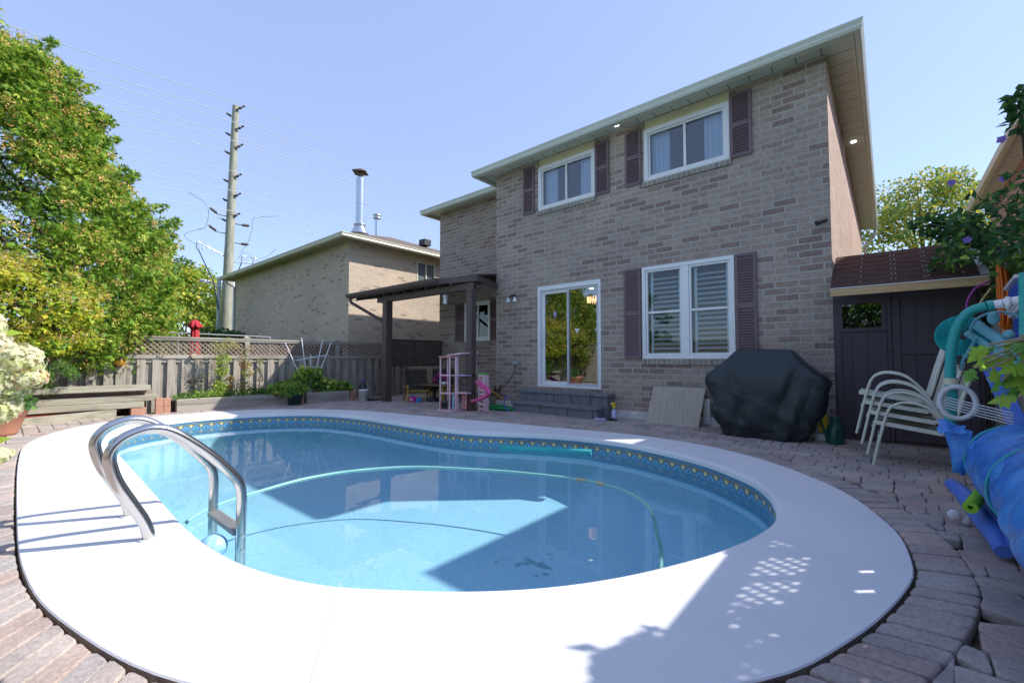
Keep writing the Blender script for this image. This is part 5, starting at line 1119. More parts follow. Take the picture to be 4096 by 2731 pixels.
for z in zs_:
    hl, hr, hf, hb, e = kint(z)
    for k in range(n):
        t_ = 2*math.pi*k/n; c_, s_ = math.cos(t_), math.sin(t_); x = (hr if c_ > 0 else hl)*abs(c_)**e*(1 if c_ > 0 else -1); y = (hb if s_ > 0 else hf)*abs(s_)**e*(1 if s_ > 0 else -1)
        low = min(1, max(0, (1.12-z)/.5)); q = x*1.0
        w_ = low*(.028*(ridge(15*q+z*5+ph[0]+1.5*math.sin(z*4))-.5)+.034*(ridge(27*q-z*9+ph[1])-.5)+.024*(ridge(9*q+z*17+ph[2])-.5)+.016*math.sin(9*z-14*q+ph[3])+.016*(ridge(z*26+q*15+ph[4])-.5))+(1-low)*.012*(ridge(21*q+z*12+ph[7])-.5)
        if z < .12: w_ += .02*math.sin(9*t_+ph[5])
        L_ = math.hypot(x, y); x *= 1+w_/max(.12, L_); y *= 1+w_/max(.12, L_)
        vs.append((GX+x, GY_+y, z+(.014*math.sin(11*t_+ph[6]) if z < .08 else 0)+.006*math.sin(5*x+3)*(z > 1.1)))
mb = MB(); m_ = len(zs_); mb.add(vs, [(i*n+k, i*n+(k+1) % n, (i+1)*n+(k+1) % n, (i+1)*n+k) for i in range(m_-1) for k in range(n)], True); mb.add(vs[-n:], [tuple(range(n))], True)
M_COVER = mat('black_cover_fabric', (.024, .034, .039), (.016, .023, .027), .42, scale=3, bump=.5, bscale=7, bd=.03)
gco = mb.build('cover', M_COVER, gc, fix=True)
# leaning tiles
for k, (x0, x1, y0, lab) in enumerate(((-3.14, -2.50, 7.12, 'wide striped beige tile leaning on the wall left of the grill'), (-2.505, -2.26, 7.10, 'narrow striped beige tile leaning beside the wide one'))):
    d = .02*k; mt_ = mat('striped_beige_tile', (.42, .37, .29), (.30, .26, .20), .5, scale=9, stretch=(6, .3, .3), c3=(.47, .42, .34))
    mb = MB(); yb, yt = y0-d, YW-.05-d; mb.add([(x0, yb, -.02), (x1, yb, -.02), (x1, yb+.02, -.015), (x0, yb+.02, -.015), (x0+.06, yt, .585), (x1+.06-.02*k, yt, .585), (x1+.06-.02*k, yt+.02, .59), (x0+.06, yt+.02, .59)], [(0, 3, 2, 1), (4, 5, 6, 7), (0, 1, 5, 4), (1, 2, 6, 5), (2, 3, 7, 6), (3, 0, 4, 7)])
    tag(mb.build('tile_slab', mt_, bevel=.002), lab, 'tile', 'beige tiles leaning on the wall')
tag(MB().box(-2.27, -2.17, YW-.03, YW-.013, .02, .42).build('vinyl_offcut', M_WHITE, bevel=.003), 'white vinyl offcut strip standing behind the tiles', 'offcut')
# watering can
wc = thing('watering_can', 'dark green plastic watering can in the corner by the shed', 'watering can', (-.52, 6.93, -.02)); M_CAN = mat('dark_green_can', (.015, .10, .075), (.01, .075, .055), .3)
MB().lathe([(0, 0), (.095, 0), (.10, .02), (.098, .15), (.075, .24), (.05, .27), (.05, .31), (.06, .345), (.05, .35), (.03, .30)], (-.53, 6.93, -.02), 24).build('body', M_CAN, wc)
MB().tube(spline([(-.53, 6.86, .28), (-.52, 6.80, .27), (-.50, 6.77, .18), (-.51, 6.83, .08)], 5), .013, 8).build('handle', M_CAN, wc)
MB().tube([(-.60, 6.90, .05), (-.66, 6.86, .22), (-.68, 6.85, .3)], [.025, .015, .012], 8).build('spout', M_CAN, wc)
yj = thing('cleaner_jug', 'yellow jug with white base behind the grill cover edge', 'jug', (-.66, 7.12, -.02)); MB().box(-.72, -.62, 7.05, 7.15, .10, .32).lathe([(.03, .32), (.028, .36), (0, .36)], (-.67, 7.1, 0), 12).build('body', mat('yellow_plastic', (.78, .62, .03), (.7, .55, .02), .4), yj, bevel=.012); MB().lathe([(0, 0), (.10, 0), (.10, .07), (.05, .10), (0, .1)], (-.68, 7.08, -.02), 18).build('base', M_WHITE, yj)
# spray bottle
sp = thing('spray_bottle', 'spray bottle with yellow trigger standing beside the steps', 'spray bottle', (-3.72, 7.12, -.02)); MB().lathe([(0, 0), (.038, 0), (.04, .02), (.04, .12), (.028, .17), (.014, .2), (.014, .22), (0, .22)], (-3.72, 7.12, -.02), 18).build('bottle', mat('pale_blue_bottle', (.35, .45, .85), (.7, .75, .9), .25, scale=18), sp)
MB().box(-3.74, -3.70, 7.09, 7.13, .20, .25).box(-3.75, -3.69, 7.07, 7.15, .25, .285).box(-3.70, -3.675, 7.07, 7.10, .18, .25).build('trigger', mat('yellow_trigger', (.85, .65, .03)), sp, bevel=.004)
# clogs
def clog(x, y, rot, m, lab):
    mb = MB(); n = 16; vs = []; L_ = .085
    for (u, w_, h) in ((-1, .02, .035), (-.85, .032, .05), (-.4, .034, .05), (0, .037, .05), (.4, .042, .055), (.8, .035, .035), (1, .012, .015)):
        for k in range(n): a = 2*math.pi*k/n; xx, yy, z = u*L_, w_*math.cos(a), h/2+h/2*math.sin(a); vs.append((x+xx*math.cos(rot)-yy*math.sin(rot), y+xx*math.sin(rot)+yy*math.cos(rot), z-.02))
    mb.add(vs, [(i*n+k, i*n+(k+1) % n, (i+1)*n+(k+1) % n, (i+1)*n+k) for i in range(6) for k in range(n)]+[tuple(range(n)), tuple(range(6*n, 7*n))], True)
    tag(mb.build('clog', m), lab, 'clog', 'clogs beside the steps')
ML = mat('lilac_foam', (.52, .42, .68), (.46, .36, .6), .6)
clog(-3.87, 6.83, 2.9, ML, 'lilac clog further left beside the steps'); clog(-3.78, 6.86, 2.3, ML, 'lilac clog on the right beside the black clogs'); clog(-3.71, 6.94, 2.2, M_BLACKM, 'black clog nearest the lilac pair'); clog(-3.64, 6.96, 2.5, M_BLACKM, 'black clog in front of the spray bottle')
# stacked sling chairs
def sling_chair(x, y, z, label, proto=None):
    if proto:
        c = copytree(proto, (x-proto.location.x, y-proto.location.y, z-proto.location.z)); c['label'] = label; return c
    t = thing('patio_chair', label, 'chair', (x, y, z), 'stacked metal patio chairs'); M = mat('mint_white_enamel', (.72, .74, .66), (.62, .62, .5), .35, scale=7)
    for k, s_ in enumerate((0, .44)):
        yy = y+s_
        MB().tube(spline([(x, yy, z), (x+.07, yy, z+.33), (x+.13, yy, z+.56), (x+.20, yy, z+.635), (x+.30, yy, z+.65), (x+.42, yy, z+.61), (x+.52, yy, z+.50), (x+.56, yy, z+.43)], 6), .0125, 10).build('front_leg', M, t)
        MB().tube(spline([(x+.72, yy, z+.0), (x+.60, yy, z+.28), (x+.52, yy, z+.40)], 5), .0125, 10).build('rear_leg', M, t)
        MB().bar((x+.03, yy+.02-s_*.09, z+.44), (x+.52, yy+.02-s_*.09, z+.37), .018, .04).tube(spline([(x+.52, yy+.02-s_*.09, z+.37), (x+.58, yy+.02-s_*.09, z+.42), (x+.66, yy+.02-s_*.09, z+.72), (x+.72, yy+.02-s_*.09, z+.93)], 5), .016, 8).build('seat_rail', M, t)
    MB().tube([(x+.05, y, z+.3), (x+.05, y+.44, z+.3)], .01, 8).build('stretcher', M, t)
    mb = MB(); vs = []
    for i in range(9):
        u = i/8; xx, zz = (x+.05+.47*u, z+.43-.07*u-.03*math.sin(u*math.pi)); vs += [(xx, y+.03, zz), (xx, y+.41, zz)]
    mb.add(vs, [(2*i, 2*i+1, 2*i+3, 2*i+2) for i in range(8)], True); mb.build('seat', mat('dark_sling', (.07, .075, .07), (.05, .05, .05), .8), t)
    mb = MB()
    for k in range(7): yy = y+.06+k*.055; mb.tube([(x+.58, yy, z+.43), (x+.71, yy, z+.90)], .006, 5)
    mb.build('backrest', M, t); return t
c0 = sling_chair(-.14, 5.79, -.02, 'bottom chair of the mint white stack by the shed')
sling_chair(-.185, 5.86, .075, 'second chair from the bottom of the mint white stack', c0); sling_chair(-.23, 5.93, .17, 'third chair from the bottom of the mint white stack', c0); sling_chair(-.275, 6.0, .265, 'topmost chair of the mint white stack by the shed', c0)

# solar cover reel
def cover_mat():
    m, nt, p = newmat('blue_bubble_cover'); tc = node(nt, 'ShaderNodeTexCoord'); mp = node(nt, 'ShaderNodeMapping'); nt.links.new(tc.outputs['Object'], mp.inputs[0])
    v = node(nt, 'ShaderNodeTexVoronoi'); v.inputs['Scale'].default_value = 110; n1 = node(nt, 'ShaderNodeTexNoise'); n1.inputs['Scale'].default_value = 7; n1.inputs['Detail'].default_value = 6; n2 = node(nt, 'ShaderNodeTexNoise'); n2.inputs['Scale'].default_value = 40
    for q in (v, n1, n2): nt.links.new(mp.outputs[0], q.inputs['Vector'])
    nt.links.new(ramp(nt, n1.outputs['Fac'], [(.3, (.015, .13, .50)), (.5, (.02, .19, .62)), (.72, (.05, .28, .68))]), p.inputs['Base Color']); p.inputs['Roughness'].default_value = .32; p.inputs['Coat Weight'].default_value = .3
    b = node(nt, 'ShaderNodeBump'); b.inputs['Strength'].default_value = .55; b.inputs['Distance'].default_value = .004; b.invert = True
    nt.links.new(v.outputs['Distance'], b.inputs['Height']); nt.links.new(b.outputs[0], p.inputs['Normal']); return m
M_BLUE = cover_mat(); M_TG = mat('teal_seam', (.04, .45, .42), rough=.4)
rl = thing('solar_cover_reel', 'big blue bubble pool cover rolled on a reel along the right fence', 'cover reel', (.57, 2.6, 0)); RX, RZ, RR = .575, .44, .222
mb = MB(); n = 72; ys = np.linspace(1.0, 4.0, 220); vs = []
for j, y in enumerate(ys):
    for k in range(n):
        a = 2*math.pi*k/n; r = RR*(1+.018*math.sin(y*7+a)+.012*math.sin(y*19+3*a)+.014*math.sin(2*a+y*3.1)+.006*math.sin(9*a+y*23))*(1-.06*max(0, (y-3.8)/.2)); r += .022*((a/(2*math.pi)+y*.55) % 1)+.007*math.sin(y*47+2*math.sin(3*a))+.006*math.sin(5*a+y*31)
        vs.append((RX+r*math.cos(a), y, RZ+r*math.sin(a)))
mb.add(vs, [(j*n+k, (j+1)*n+k, (j+1)*n+(k+1) % n, j*n+(k+1) % n) for j in range(len(ys)-1) for k in range(n)], True); mb.add(vs[-n:], [tuple(reversed(range(n)))]); mb.add(vs[:n], [tuple(range(n))]); mb.build('rolled_cover', M_BLUE, rl)
for y in (3.88, 3.1): mb = MB(); mb.tube([(RX+(RR+.010)*math.cos(a), y+.02*math.sin(a*2), RZ+(RR+.010)*math.sin(a)) for a in [2*math.pi*k/60 for k in range(60)]], .006, 6, closed=True); mb.build('seam', M_TG, rl)
def ragged(pts_rows, name, m, par):
    mb = MB(); R_, C_ = len(pts_rows), len(pts_rows[0]); vs = [p for r in pts_rows for p in r]; mb.add(vs, [(i*C_+j, i*C_+j+1, (i+1)*C_+j+1, (i+1)*C_+j) for i in range(R_-1) for j in range(C_-1)], True); return mb.build(name, m, par)
rows_ = []
for i in range(14):       # loose flap hanging from the far end
    u = i/13; row = []
    for j in range(10):
        v = j/9; x = .275+.03*u+.11*v*(1-.3*u)+.012*math.sin(v*9+u*4)-.03*(1-u)*(1-v); y = 4.0-.05*v+.04*math.sin(u*5+v*3); z = .64-.31*u*(1-.12*v)+.012*math.sin(v*11)*u-.03*v; row.append((x, y, z))
    rows_.append(row)
ragged(rows_, 'loose_flap', M_BLUE, rl)
rows_ = [[(.235+.12*u+.008*math.sin(v*7), 3.98-.10*v, .665-.05*(1-u)*v+.012*math.sin(u*6)-.02*u-.03*v) for v in [j/7 for j in range(8)]] for u in [i/9 for i in range(10)]]
ragged(rows_, 'loose_flap', M_BLUE, rl)
rows_ = [[(RX-.20+.02*u+.03*math.sin(v*9+u*3)*u, 1.1+1.2*v, .36-.34*u*(1-.5*v)+.01*math.sin(v*23)) for v in [j/30 for j in range(31)]] for u in [i/9 for i in range(10)]]
ragged(rows_, 'hanging_edge', M_BLUE, rl)
MB().cyl((RX, .8, RZ), (RX, 4.22, RZ), .035, n=14).build('axle', M_GALV, rl)
mb = MB(); wy = 4.15; WC = (.345, wy, .77); mb.tube([(WC[0]+.085*math.cos(a), wy, WC[2]+.105*math.sin(a)) for a in [2*math.pi*k/40 for k in range(40)]], .016, 8, closed=True); mb.build('hand_wheel', mat('white_grey_plastic', (.66, .68, .68)), rl)
mb = MB()
for k in range(5): mb.tube([(WC[0]-.09, wy+.01, WC[2]+.02+k*.018-.05), (WC[0]+.24, wy-.03, WC[2]-.10+k*.018-.02)], .004, 5)
mb.build('spokes', M_WP, rl)
for y in (4.08, 1.1): MB().tube([(RX-.22, y, 0), (RX, y, RZ)], .02, 8).tube([(RX+.22, y, 0), (RX, y, RZ)], .02, 8).build('stand', mat('white_grey_plastic', (.66, .68, .68)), rl)
MB().lathe([(.0, -.01), (.03, -.01), (.035, 0), (.03, .01), (0, .01)], (.30, 4.05, .05), 14, 'y').build('wheel', M_WP, rl)
# blue moulded plastic base under reel (inflatable/float)
MBL = mat('periwinkle_plastic', (.10, .22, .72), (.08, .18, .62), .35)
bo = MB().tube(spline([(.31, 4.3, .20), (.36, 4.1, .17), (.40, 3.85, .12), (.43, 3.6, .08), (.435, 3.45, .05)], 6), [.035+.02*math.sin(i/24*3.1) for i in range(25)], 12).tube(spline([(.40, 4.1, .16), (.45, 3.8, .14), (.47, 3.6, .10), (.46, 3.45, .06)], 6), .03, 10).build('pool_float', MBL); tag(bo, 'periwinkle blue deflated pool float lying under the reel', 'pool float')
noodle('pool_noodle', (.335, 3.62, .215), (.50, 4.2, .27), .034, mat('lime_foam', (.30, .62, .04), (.24, .54, .03), .7, bump=.2, bscale=200), 'lime green foam noodle poking out from under the reel')
noodle('pool_noodle', (.450, 3.15, .225), (.62, 3.8, .12), .036, mat('red_white_foam', (.85, .60, .58), (.82, .8, .78), .7, scale=5), 'white foam noodle with red core under the reel')
# blue slide-like boards leaning at the fence
t = thing('blue_float_board', 'tall periwinkle plastic board leaning against the right fence', 'board', (.60, 4.4, 0)); MB().bar((.66, 4.1, .42), (.52, 4.6, 1.13), .085, .03, (0, -1, .2)).bar((.70, 4.09, .42), (.56, 4.59, 1.12), .02, .045, (0, -1, .2)).build('board', MBL, t, bevel=.008)
# teal vacuum hose + cleaner hung beside the reel
th = thing('cleaner_hose', 'thick ribbed teal suction hose arching above the reel', 'hose', (.33, 4.2, .6)); M_TEALH = mat('teal_hose', (.03, .42, .38), (.02, .34, .31), .35)
def ribbed(path, r, name, par, pitch=.012):
    L_ = sum((Vector(path[i+1])-Vector(path[i])).length for i in range(len(path)-1)); n_ = int(L_/pitch)*4; P, _ = resample([Vector(p) for p in path], n_, False); return MB().tube(P, [r*(1+(.09 if (i % 4) in (1, 2) else -.03)) for i in range(n_)], 18).build(name, M_TEALH, par)
hpath = spline([(.315, 4.2, .66), (.325, 4.2, .82), (.32, 4.2, .95), (.33, 4.2, 1.12), (.355, 4.2, 1.25), (.395, 4.2, 1.34), (.44, 4.2, 1.385), (.50, 4.19, 1.405)], 10); ribbed(hpath, .028, 'hose', th)
MB().cyl((.315, 4.2, .60), (.315, 4.2, .68), .032).build('cuff', M_TEALH, th); MB().cyl((.322, 4.2, .885), (.322, 4.2, .93), .038, n=20).build('weight_ring', mat('tan_ring', (.62, .6, .42)), th)
MB().cyl((.50, 4.19, 1.405), (.53, 4.19, 1.41), .033, n=16).build('cuff', M_TEALH, th)
MB().cyl((.53, 4.19, 1.41), (.575, 4.17, 1.415), .028, n=18).lathe([(.028, 0), (.042, .0), (.042, .02), (.028, .02)], (.58, 4.17, 1.415), 18, 'x').cyl((.575, 4.17, 1.415), (.66, 4.15, 1.43), .03, n=16).build('white_adapter', M_WHITE, th)
h2 = thing('cleaner_hose', 'second ribbed teal hose hanging at the right edge of view', 'hose', (.53, 3.4, .9)); ribbed(spline([(.545, 3.4, 1.50), (.54, 3.4, 1.3), (.535, 3.4, 1.12), (.54, 3.45, 1.0), (.56, 3.5, .9)], 10), .022, 'hose', h2)
clr = thing('pool_cleaner', 'teal suction pool cleaner with pleated round disc above the stacked chairs', 'pool cleaner', (.45, 4.45, 1.1)); 
mb = MB(); n = 96; vs = []; cx, cyy, cz = .405, 4.45, 1.225
for (r, o_) in ((.03, 0), (.08, 0), (.13, 0), (.142, .005)):
    for k in range(n): a = 2*math.pi*k/n; vs.append((cx+r*math.cos(a), cyy+o_+(.006 if k % 2 else -.006)*(r/.17)+.03*math.cos(a*2), cz+r*math.sin(a)))
mb.add(vs, [(i*n+k, (i+1)*n+k, (i+1)*n+(k+1) % n, i*n+(k+1) % n) for i in range(3) for k in range(n)]); dk = mb.build('pleated_disc', mat('teal_disc', (.02, .36, .36), (.015, .3, .3), .4), clr)
M_TLB = mat('pale_teal_plastic', (.20, .50, .56), (.15, .42, .48), .35)
MB().tube([(.46, 4.35, 1.30), (.55, 4.3, 1.20), (.60, 4.25, 1.12)], [.03, .035, .045], 12).tube([(.42, 4.36, 1.24), (.5, 4.3, 1.16), (.58, 4.26, 1.08)], .022, 10).tube([(.60, 4.25, 1.12), (.62, 4.22, 1.0)], .045, 14).sphere((.54, 4.28, 1.33), .032, (1, 1, 1.4)).sphere((.60, 4.25, 1.22), .03).build('body', M_TLB, clr)
MB().tube([(.56+.13*math.cos(a), 4.27+.02*math.sin(a), 1.24+.13*math.sin(a)) for a in [2*math.pi*k/36 for k in range(22)]], .008, 6).tube(spline([(.46, 4.3, 1.20), (.42, 4.26, 1.12), (.39, 4.25, 1.06), (.38, 4.25, 1.0)], 5), .009, 6).sphere((.40, 4.25, 1.075), .015).sphere((.385, 4.25, 1.03), .013).sphere((.378, 4.25, .995), .012).build('bumper_ring', M_TLB, clr)
# orange cord and blue-white basket hanging on the fence
oc = thing('extension_cord', 'coiled orange extension cord hanging on the right fence', 'cord', (.86, 6.3, 1.6)); mb = MB()
for k in range(7): w_ = .06+.03*(k % 3); mb.tube([(.90-.01*k, 6.33+w_*math.sin(a)*(1-.15*math.cos(a)), 1.62+.30*math.cos(a)+.01*k) for a in [2*math.pi*i/28 for i in range(28)]], .0085, 6, closed=True)
mb.tube(spline([(.85, 6.3, 1.33), (.84, 6.4, 1.15), (.84, 6.3, .95), (.84, 6.2, .7)], 6), .0085, 6).tube(spline([(.85, 6.25, 1.35), (.84, 6.2, 1.1), (.84, 6.3, .8)], 6), .0085, 6); mb.build('cord_coil', mat('orange_rubber', (.85, .22, .03), (.75, .18, .02), .5), oc)
tag(MB().tube(spline([(.80, 6.45, 1.84), (.70, 6.45, 1.78), (.64, 6.45, 1.66), (.63, 6.45, 1.56)], 6), .010, 6).build('purple_hose_end', mat('purple_rubber', (.35, .05, .32))), 'purple hose end hanging beside the orange cord', 'hose end')
tag(MB().tube(spline([(.80, 6.4, 1.76), (.74, 6.4, 1.66), (.70, 6.4, 1.56)], 6), .010, 6).build('tan_hose_end', mat('tan_rubber', (.5, .42, .2))), 'tan hose end hanging beside the purple one', 'hose end')
bk = thing('folding_stool', 'blue and white plastic folding steps hanging on the right fence', 'folding stool', (.86, 5.6, 1.5)); MBB = mat('royal_blue_plastic', (.03, .12, .62), (.025, .10, .52), .4)
for (za, zb, ya, yb) in ((1.50, 1.68, 5.90, 5.35), (1.22, 1.42, 5.75, 5.25)):
    mb = MB(); 
    for k in range(5): z_ = za+(zb-za)*k/5; mb.bar((.86, ya-.01*k, z_), (.84, yb, z_+.03), .05, .030)
    mb.build('blue_panel', MBB, bk, bevel=.004); MB().bar((.85, ya+.02, zb+.01), (.83, yb-.02, zb+.05), .07, .03).bar((.85, ya, za-.03), (.83, yb, za-.0), .07, .035).build('white_rim', M_WHITE, bk, bevel=.006)

# ================================================================ UNDER THE PATIO COVER
M_OCHD = mat('dark_ochre_wood', (.16, .10, .04), (.1, .06, .03), .5); M_OCH = mat('ochre_wood', (.50, .30, .05), (.40, .22, .04), .5); M_WEB = mat('dark_webbing', (.05, .04, .035), (.03, .025, .022), .8)
def web_chair(x, y, rot, label, proto=None):
    """bentwood chair with webbing; front faces -Y before rotation"""
    if proto is not None:
        c = copytree(proto); c.location = (x, y, 0); c.rotation_euler = (0, 0, rot); c['label'] = label; return c
    t = thing('webbed_armchair', label, 'armchair', (0, 0, 0), 'bentwood armchairs under the patio cover')
    for s_ in (-.30, .30):
        MB().tube(spline([(s_, .42, 0), (s_, .30, .16), (s_, .12, .30), (s_, -.08, .37), (s_, -.28, .385), (s_, -.30, .37)], 5), .022, 8).tube([(s_, -.30, .38), (s_, -.31, 0)], .022, 8).build('arm_frame', M_OCH, t)
        MB().tube([(s_*.92, -.26, .27), (s_*.92, .14, .22), (s_*.92, .42, .78)], .014, 8).build('side_rail', M_OCHD, t)
    mb = MB()
    for k in range(10):
        u = k/10
        a = Vector((-.27, .16, .25)).lerp(Vector((-.27, .42, .77)), u+.02); mb.bar(a, a+Vector((.54, 0, 0)), .004, .042, (0, .26, .52))
    for k in range(9):
        xx = -.25+k*.0625; mb.bar((xx, .155, .24), (xx, .415, .77), .042, .004, (0, 1, -.5))
    for k in range(7): mb.bar((-.27, -.22+k*.06, .27-.008*k), (.27, -.22+k*.06, .27-.008*k), .045, .004)
    mb.build('webbing', M_WEB, t); MB().tube([(-.28, .42, .78), (.28, .42, .78)], .014, 8).build('top_rail', M_OCHD, t); MB().tube([(-.28, -.26, .26), (.28, -.26, .26)], .02, 8).build('front_rail', M_OCH, t); return t
w0 = web_chair(0, 0, 0, 'webbed ochre armchair nearest the dark patio post'); w0.location = (-9.15, 6.98, 0); w0.rotation_euler = (0, 0, R(62))
web_chair(-9.05, 7.72, R(48), 'second webbed ochre armchair partly behind the low table', w0); web_chair(-7.05, 7.35, R(-38), 'third webbed armchair behind the pink slide', w0)
tb = thing('coffee_table', 'low wooden coffee table on a dark pedestal under the patio cover', 'table', (-8.65, 7.1, 0)); MB().box(-9.15, -8.1, 6.95, 7.45, .39, .415).build('tabletop', mat('brown_table_wood', (.26, .17, .09), (.2, .12, .06), .5), tb, bevel=.006)
MB().lathe([(.16, -.02), (.17, .03), (.07, .1), (.06, .22), (.13, .34), (.2, .385)], (-8.75, 7.15, 0), 16).build('pedestal', mat('dark_wicker', (.02, .018, .018)), tb); MB().box(-8.25, -8.2, 7.0, 7.05, -.02, .388).box(-8.25, -8.2, 7.36, 7.41, -.02, .388).build('leg', M_OCH, tb)
t = thing('orchid_vase', 'magenta orchid spray in a vase on the low table', 'flowers', (-8.55, 7.2, .415)); MB().lathe([(0, 0), (.04, 0), (.05, .06), (.025, .14), (.03, .16)], (-8.55, 7.2, .415), 14).build('vase', mat('smoke_glass', (.1, .12, .14), rough=.2), t)
crown('flowers', [(-8.62, 7.15, .62, .06), (-8.52, 7.15, .68, .08), (-8.42, 7.2, .66, .07), (-8.62, 7.1, .53, .05), (-8.35, 7.2, .6, .05)], 45, .035, .03, [leaf_mat('magenta_petal', (.55, .03, .32), (.7, .08, .45), .3)], [1], t, shell=.8)
tag(MB().lathe([(0, .418), (.05, .418), (.09, .50), (.085, .50), (.045, .43), (0, .43)], (-8.33, 7.15, 0), 20).build('white_bowl', M_WHITE), 'small white bowl on the low table', 'bowl')
rg = tag(MB().add([(-9.28, 6.26, -.012), (-7.42, 6.44, -.012), (-7.42, 7.6, -.010), (-9.4, 7.6, -.010)], [(0, 1, 2, 3)]).build('outdoor_rug', mat('green_white_rug', (.10, .34, .22), (.45, .62, .52), .9, scale=10, stretch=(1, 5, 1), detail=2)), 'green and white patterned outdoor rug under the patio cover', 'rug')
t = thing('toy_case', 'small pink toy case with a white label on the rug', 'toy case', (-9.0, 6.75, 0)); MB().box(-9.08, -8.9, 6.66, 6.76, 0, .12).build('case', mat('hot_pink', (.72, .03, .35)), t, bevel=.01); MB().box(-9.04, -8.95, 6.652, 6.659, .03, .085).build('label_card', M_WHITE, t); MB().tube(spline([(-9.04, 6.71, .12), (-9.04, 6.71, .16), (-8.94, 6.71, .16), (-8.94, 6.71, .12)], 4), .008, 6).build('handle', mat('toy_blue', (.03, .3, .62)), t)
tag(MB().box(-8.88, -8.80, 6.72, 6.82, -.01, .10).build('toy_box', mat('toy_blue', (.03, .3, .62)), bevel=.01), 'small blue toy box beside the pink case', 'toy box')
# doll house tower
dh = thing('doll_house', 'tall pink plastic doll house tower with a slide beside the patio post', 'doll house', (-6.95, 6.15, 0)); PK = mat('pale_pink_plastic', (.86, .62, .66), (.82, .56, .62), .4); HP = mat('hot_pink_plastic', (.80, .10, .32), (.74, .08, .28), .35); CP = mat('coral_plastic', (.85, .33, .33), rough=.4); LV = mat('lavender_plastic', (.58, .46, .68), (.5, .4, .6), .4); TP = glass_mat('pink_clear', (.85, .35, .5), .05); SB = mat('sky_blue_plastic', (.28, .60, .78), (.4, .7, .85), .4)
def fx(x0, x1, y0, y1, z0, z1, m, nm, r=.012):   # four-post storey frame
    mb = MB()
    for a in (x0, x1):
        for b in (y0, y1): mb.box(a-r, a+r, b-r, b+r, z0, z1)
    mb.build(nm, m, dh, bevel=.003)
fx(-7.09, -6.80, 5.98, 6.18, .02, 1.09, PK, 'tower_frame'); MB().box(-7.12, -6.78, 5.95, 6.21, 1.09, 1.115).build('tower_roof', CP, dh, bevel=.004)
for z in (.34, .71): MB().box(-7.105, -6.785, 5.97, 6.19, z, z+.022).build('tower_floor', PK, dh, bevel=.003)
MB().box(-7.06, -6.85, 5.965, 5.972, .04, .21).box(-7.06, -6.85, 6.18, 6.187, .04, .21).build('elevator_car', TP, dh); MB().box(-7.15, -6.72, 5.93, 6.3, -.02, .012).build('base', PK, dh, bevel=.004)
MB().box(-6.78, -6.74, 6.10, 6.17, .02, 1.12).build('pillar', PK, dh, bevel=.003); MB().box(-6.52, -6.49, 6.40, 6.44, .02, 1.12).build('pillar', PK, dh, bevel=.003); MB().add([(-6.97, 6.05, 1.12), (-6.55, 6.05, 1.16), (-6.50, 6.5, 1.18), (-6.92, 6.5, 1.14), (-6.97, 6.05, 1.145), (-6.55, 6.05, 1.185), (-6.50, 6.5, 1.205), (-6.92, 6.5, 1.165)], [(0, 3, 2, 1), (4, 5, 6, 7), (0, 1, 5, 4), (1, 2, 6, 5), (2, 3, 7, 6), (3, 0, 4, 7)]).build('roof', PK, dh)
mb = MB(); mb.box(-6.74, -6.56, 6.44, 6.452, .74, 1.13)
for k in range(4): mb.box(-6.735+.05*k, -6.725+.05*k, 6.43, 6.4395, .76, 1.1)
mb.build('back_panel', LV, dh); MB().box(-6.80, -6.48, 6.12, 6.46, .715, .735).build('floor_slab', LV, dh); MB().box(-6.80, -6.48, 6.12, 6.46, .355, .375).build('floor_slab', PK, dh)
MB().box(-6.72, -6.58, 6.40, 6.412, .39, .70).build('printed_panel', mat('printed_bedroom', (.25, .35, .75), (.6, .4, .65), .5, scale=16, c3=(.35, .65, .8)), dh); MB().box(-6.835, -6.785, 6.08, 6.092, .03, .35).build('door_strip', SB, dh)
mb = MB(); mb.box(-6.66, -6.64, 6.2, 6.23, .02, .36); mb.box(-6.57, -6.55, 6.2, 6.23, .02, .36)
for k in range(5): mb.box(-6.64, -6.57, 6.205, 6.225, .05+k*.07, .08+k*.07)
mb.build('ladder', CP, dh)
mb = MB(); mb.box(-6.42, -6.40, 6.42, 6.56, -.02, .745); mb.box(-6.27, -6.25, 6.42, 6.56, -.02, .745)
for z in (.02, .12, .22, .32, .40, .70): mb.box(-6.40, -6.27, 6.43, 6.46, z, z+.035)
mb.box(-6.40, -6.27, 6.50, 6.51, .42, .70); mb.build('side_tower', PK, dh, bevel=.003); MB().box(-6.43, -6.24, 6.41, 6.57, .745, .765).build('side_tower_roof', mat('toy_green', (.12, .6, .06)), dh)
SP = spline([(-6.28, 6.25, .60, ) , (-6.10, 6.2, .53), (-5.93, 6.17, .45), (-5.87, 6.15, .38), (-5.92, 6.12, .32), (-6.10, 6.1, .25), (-6.24, 6.1, .22)], 7); mb = MB(); vs = []
for i, p in enumerate(SP):
    for (dy, dz) in ((-.055, .035), (-.05, 0), (.05, 0), (.055, .035), (.06, .035), (.055, -.012), (-.055, -.012), (-.06, .035)): vs.append((p.x, p.y+dy, p.z+dz))
mb.add(vs, [(i*8+k, i*8+(k+1) % 8, (i+1)*8+(k+1) % 8, (i+1)*8+k) for i in range(len(SP)-1) for k in range(8)], True); mb.build('slide', HP, dh)
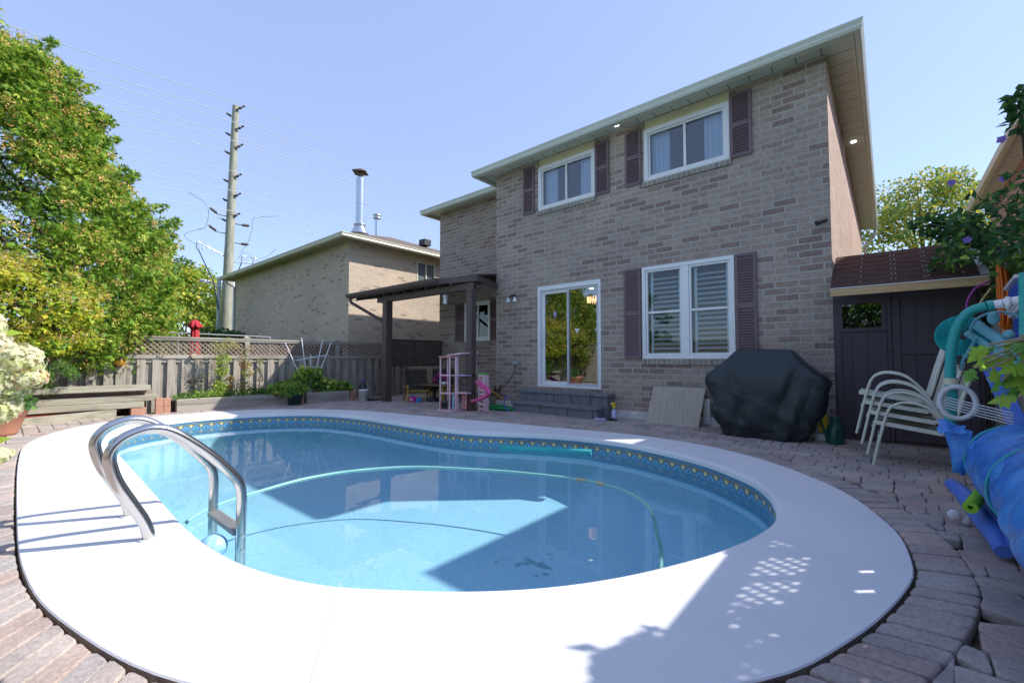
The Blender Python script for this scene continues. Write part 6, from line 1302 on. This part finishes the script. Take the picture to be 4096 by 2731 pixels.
# toy car, coiled hose, blue hoop
t = thing('toy_car', 'small pink toy car behind the slide', 'toy car', (-7.2, 7.3, 0)); MB().box(-7.35, -6.95, 7.2, 7.36, .03, .10).box(-7.25, -7.05, 7.21, 7.35, .10, .14).build('body', PK, t, bevel=.02); mb = MB()
for xx in (-7.27, -7.03): mb.cyl((xx, 7.19, .035), (xx, 7.21, .035), .035, n=12)
mb.build('wheel', M_BLACKM, t)
mb = MB(); rn_ = random.Random(4)
for k in range(13):
    rx, ry = rn_.uniform(.35, .62), rn_.uniform(.10, .2); cx_ = -6.45+rn_.uniform(-.12, .12); cy_ = 6.92+rn_.uniform(-.05, .05); mb.tube([(cx_+rx*math.cos(a), cy_+ry*math.sin(a)+.03*math.sin(3*a+k), .0+.008*k*.6+.006*math.sin(2*a+k)) for a in [2*math.pi*i/36 for i in range(36)]], .011, 6, closed=True)
tag(mb.build('garden_hose', mat('green_rubber', (.02, .32, .10), (.015, .25, .08), .4)), 'coiled green garden hose on the pavers left of the steps', 'garden hose')
tag(MB().tube(spline([(-5.83, 6.75, .27), (-5.93, 6.75, .28), (-6.0, 6.75, .18), (-5.96, 6.75, .05), (-5.86, 6.75, .0)], 6), .012, 8).build('blue_hoop', mat('blue_plastic_hoop', (.04, .16, .5))), 'blue plastic hoop leaning on the lower step', 'hoop')
# fallen leaves on pavers and deck
lp = np.stack([rng.uniform(-1.0, .6, 60), rng.uniform(.8, 6.8, 60), np.full(60, -.012)], 1); k = np.array([not inside([(p.x, p.y) for p in outer], a, b) for a, b, _ in lp]); lp = lp[k]; d = unit(len(lp)); d[:, 2] *= .2
tag(leafcloud('fallen_leaves', lp, d, np.tile((0., 0, 1), (len(lp), 1)), .04, .02, [BRN, G4, TAN], rng.integers(0, 3, len(lp))), 'small dry leaves scattered over the pavers', 'fallen leaves', kind='stuff')

# ---------------- unseen fence and trees added behind the camera to shape the window reflections
fr2 = thing('board_fence', 'weathered grey board fence closing the rear of the yard', 'fence', (-5, -3.7, 0)); mb = MB(); x = -11.5
while x < .9: mb.box(x, x+.14, -3.72, -3.70, -.05, 1.75); x += .15
mb.build('face_boards', M_GREYW, fr2); MB().box(-11.5, .95, -3.78, -3.66, 1.75, 1.79).build('top_rail', M_GREYH, fr2)
for (x, y, h, r_, l) in ((-.2, -7.5, 4.6, 1.8, 'leafy green tree beyond the rear fence at its right end'), (-3.5, -7.8, 4.6, 1.0, 'slim leafy tree beyond the middle of the rear fence'), (-11.5, -8.4, 5.0, 2.6, 'olive green tree beyond the rear fence at its left end')):
    bgtree('deciduous_tree', l, x, y, h, r_, [G2, GB, G4], [3, 2, 3], n=46, per=100, zb=.1, ln=.2, wd=.15, group='trees beyond the rear fence')
struct(MB().box(-.45, 2.3, 8.7, 18.5, -.085, -.03).build('bounce_path', mat('pale_concrete', (.55, .52, .48), (.46, .43, .40), .9)))  # bright slab added between the houses to bounce sunlight up to the soffit
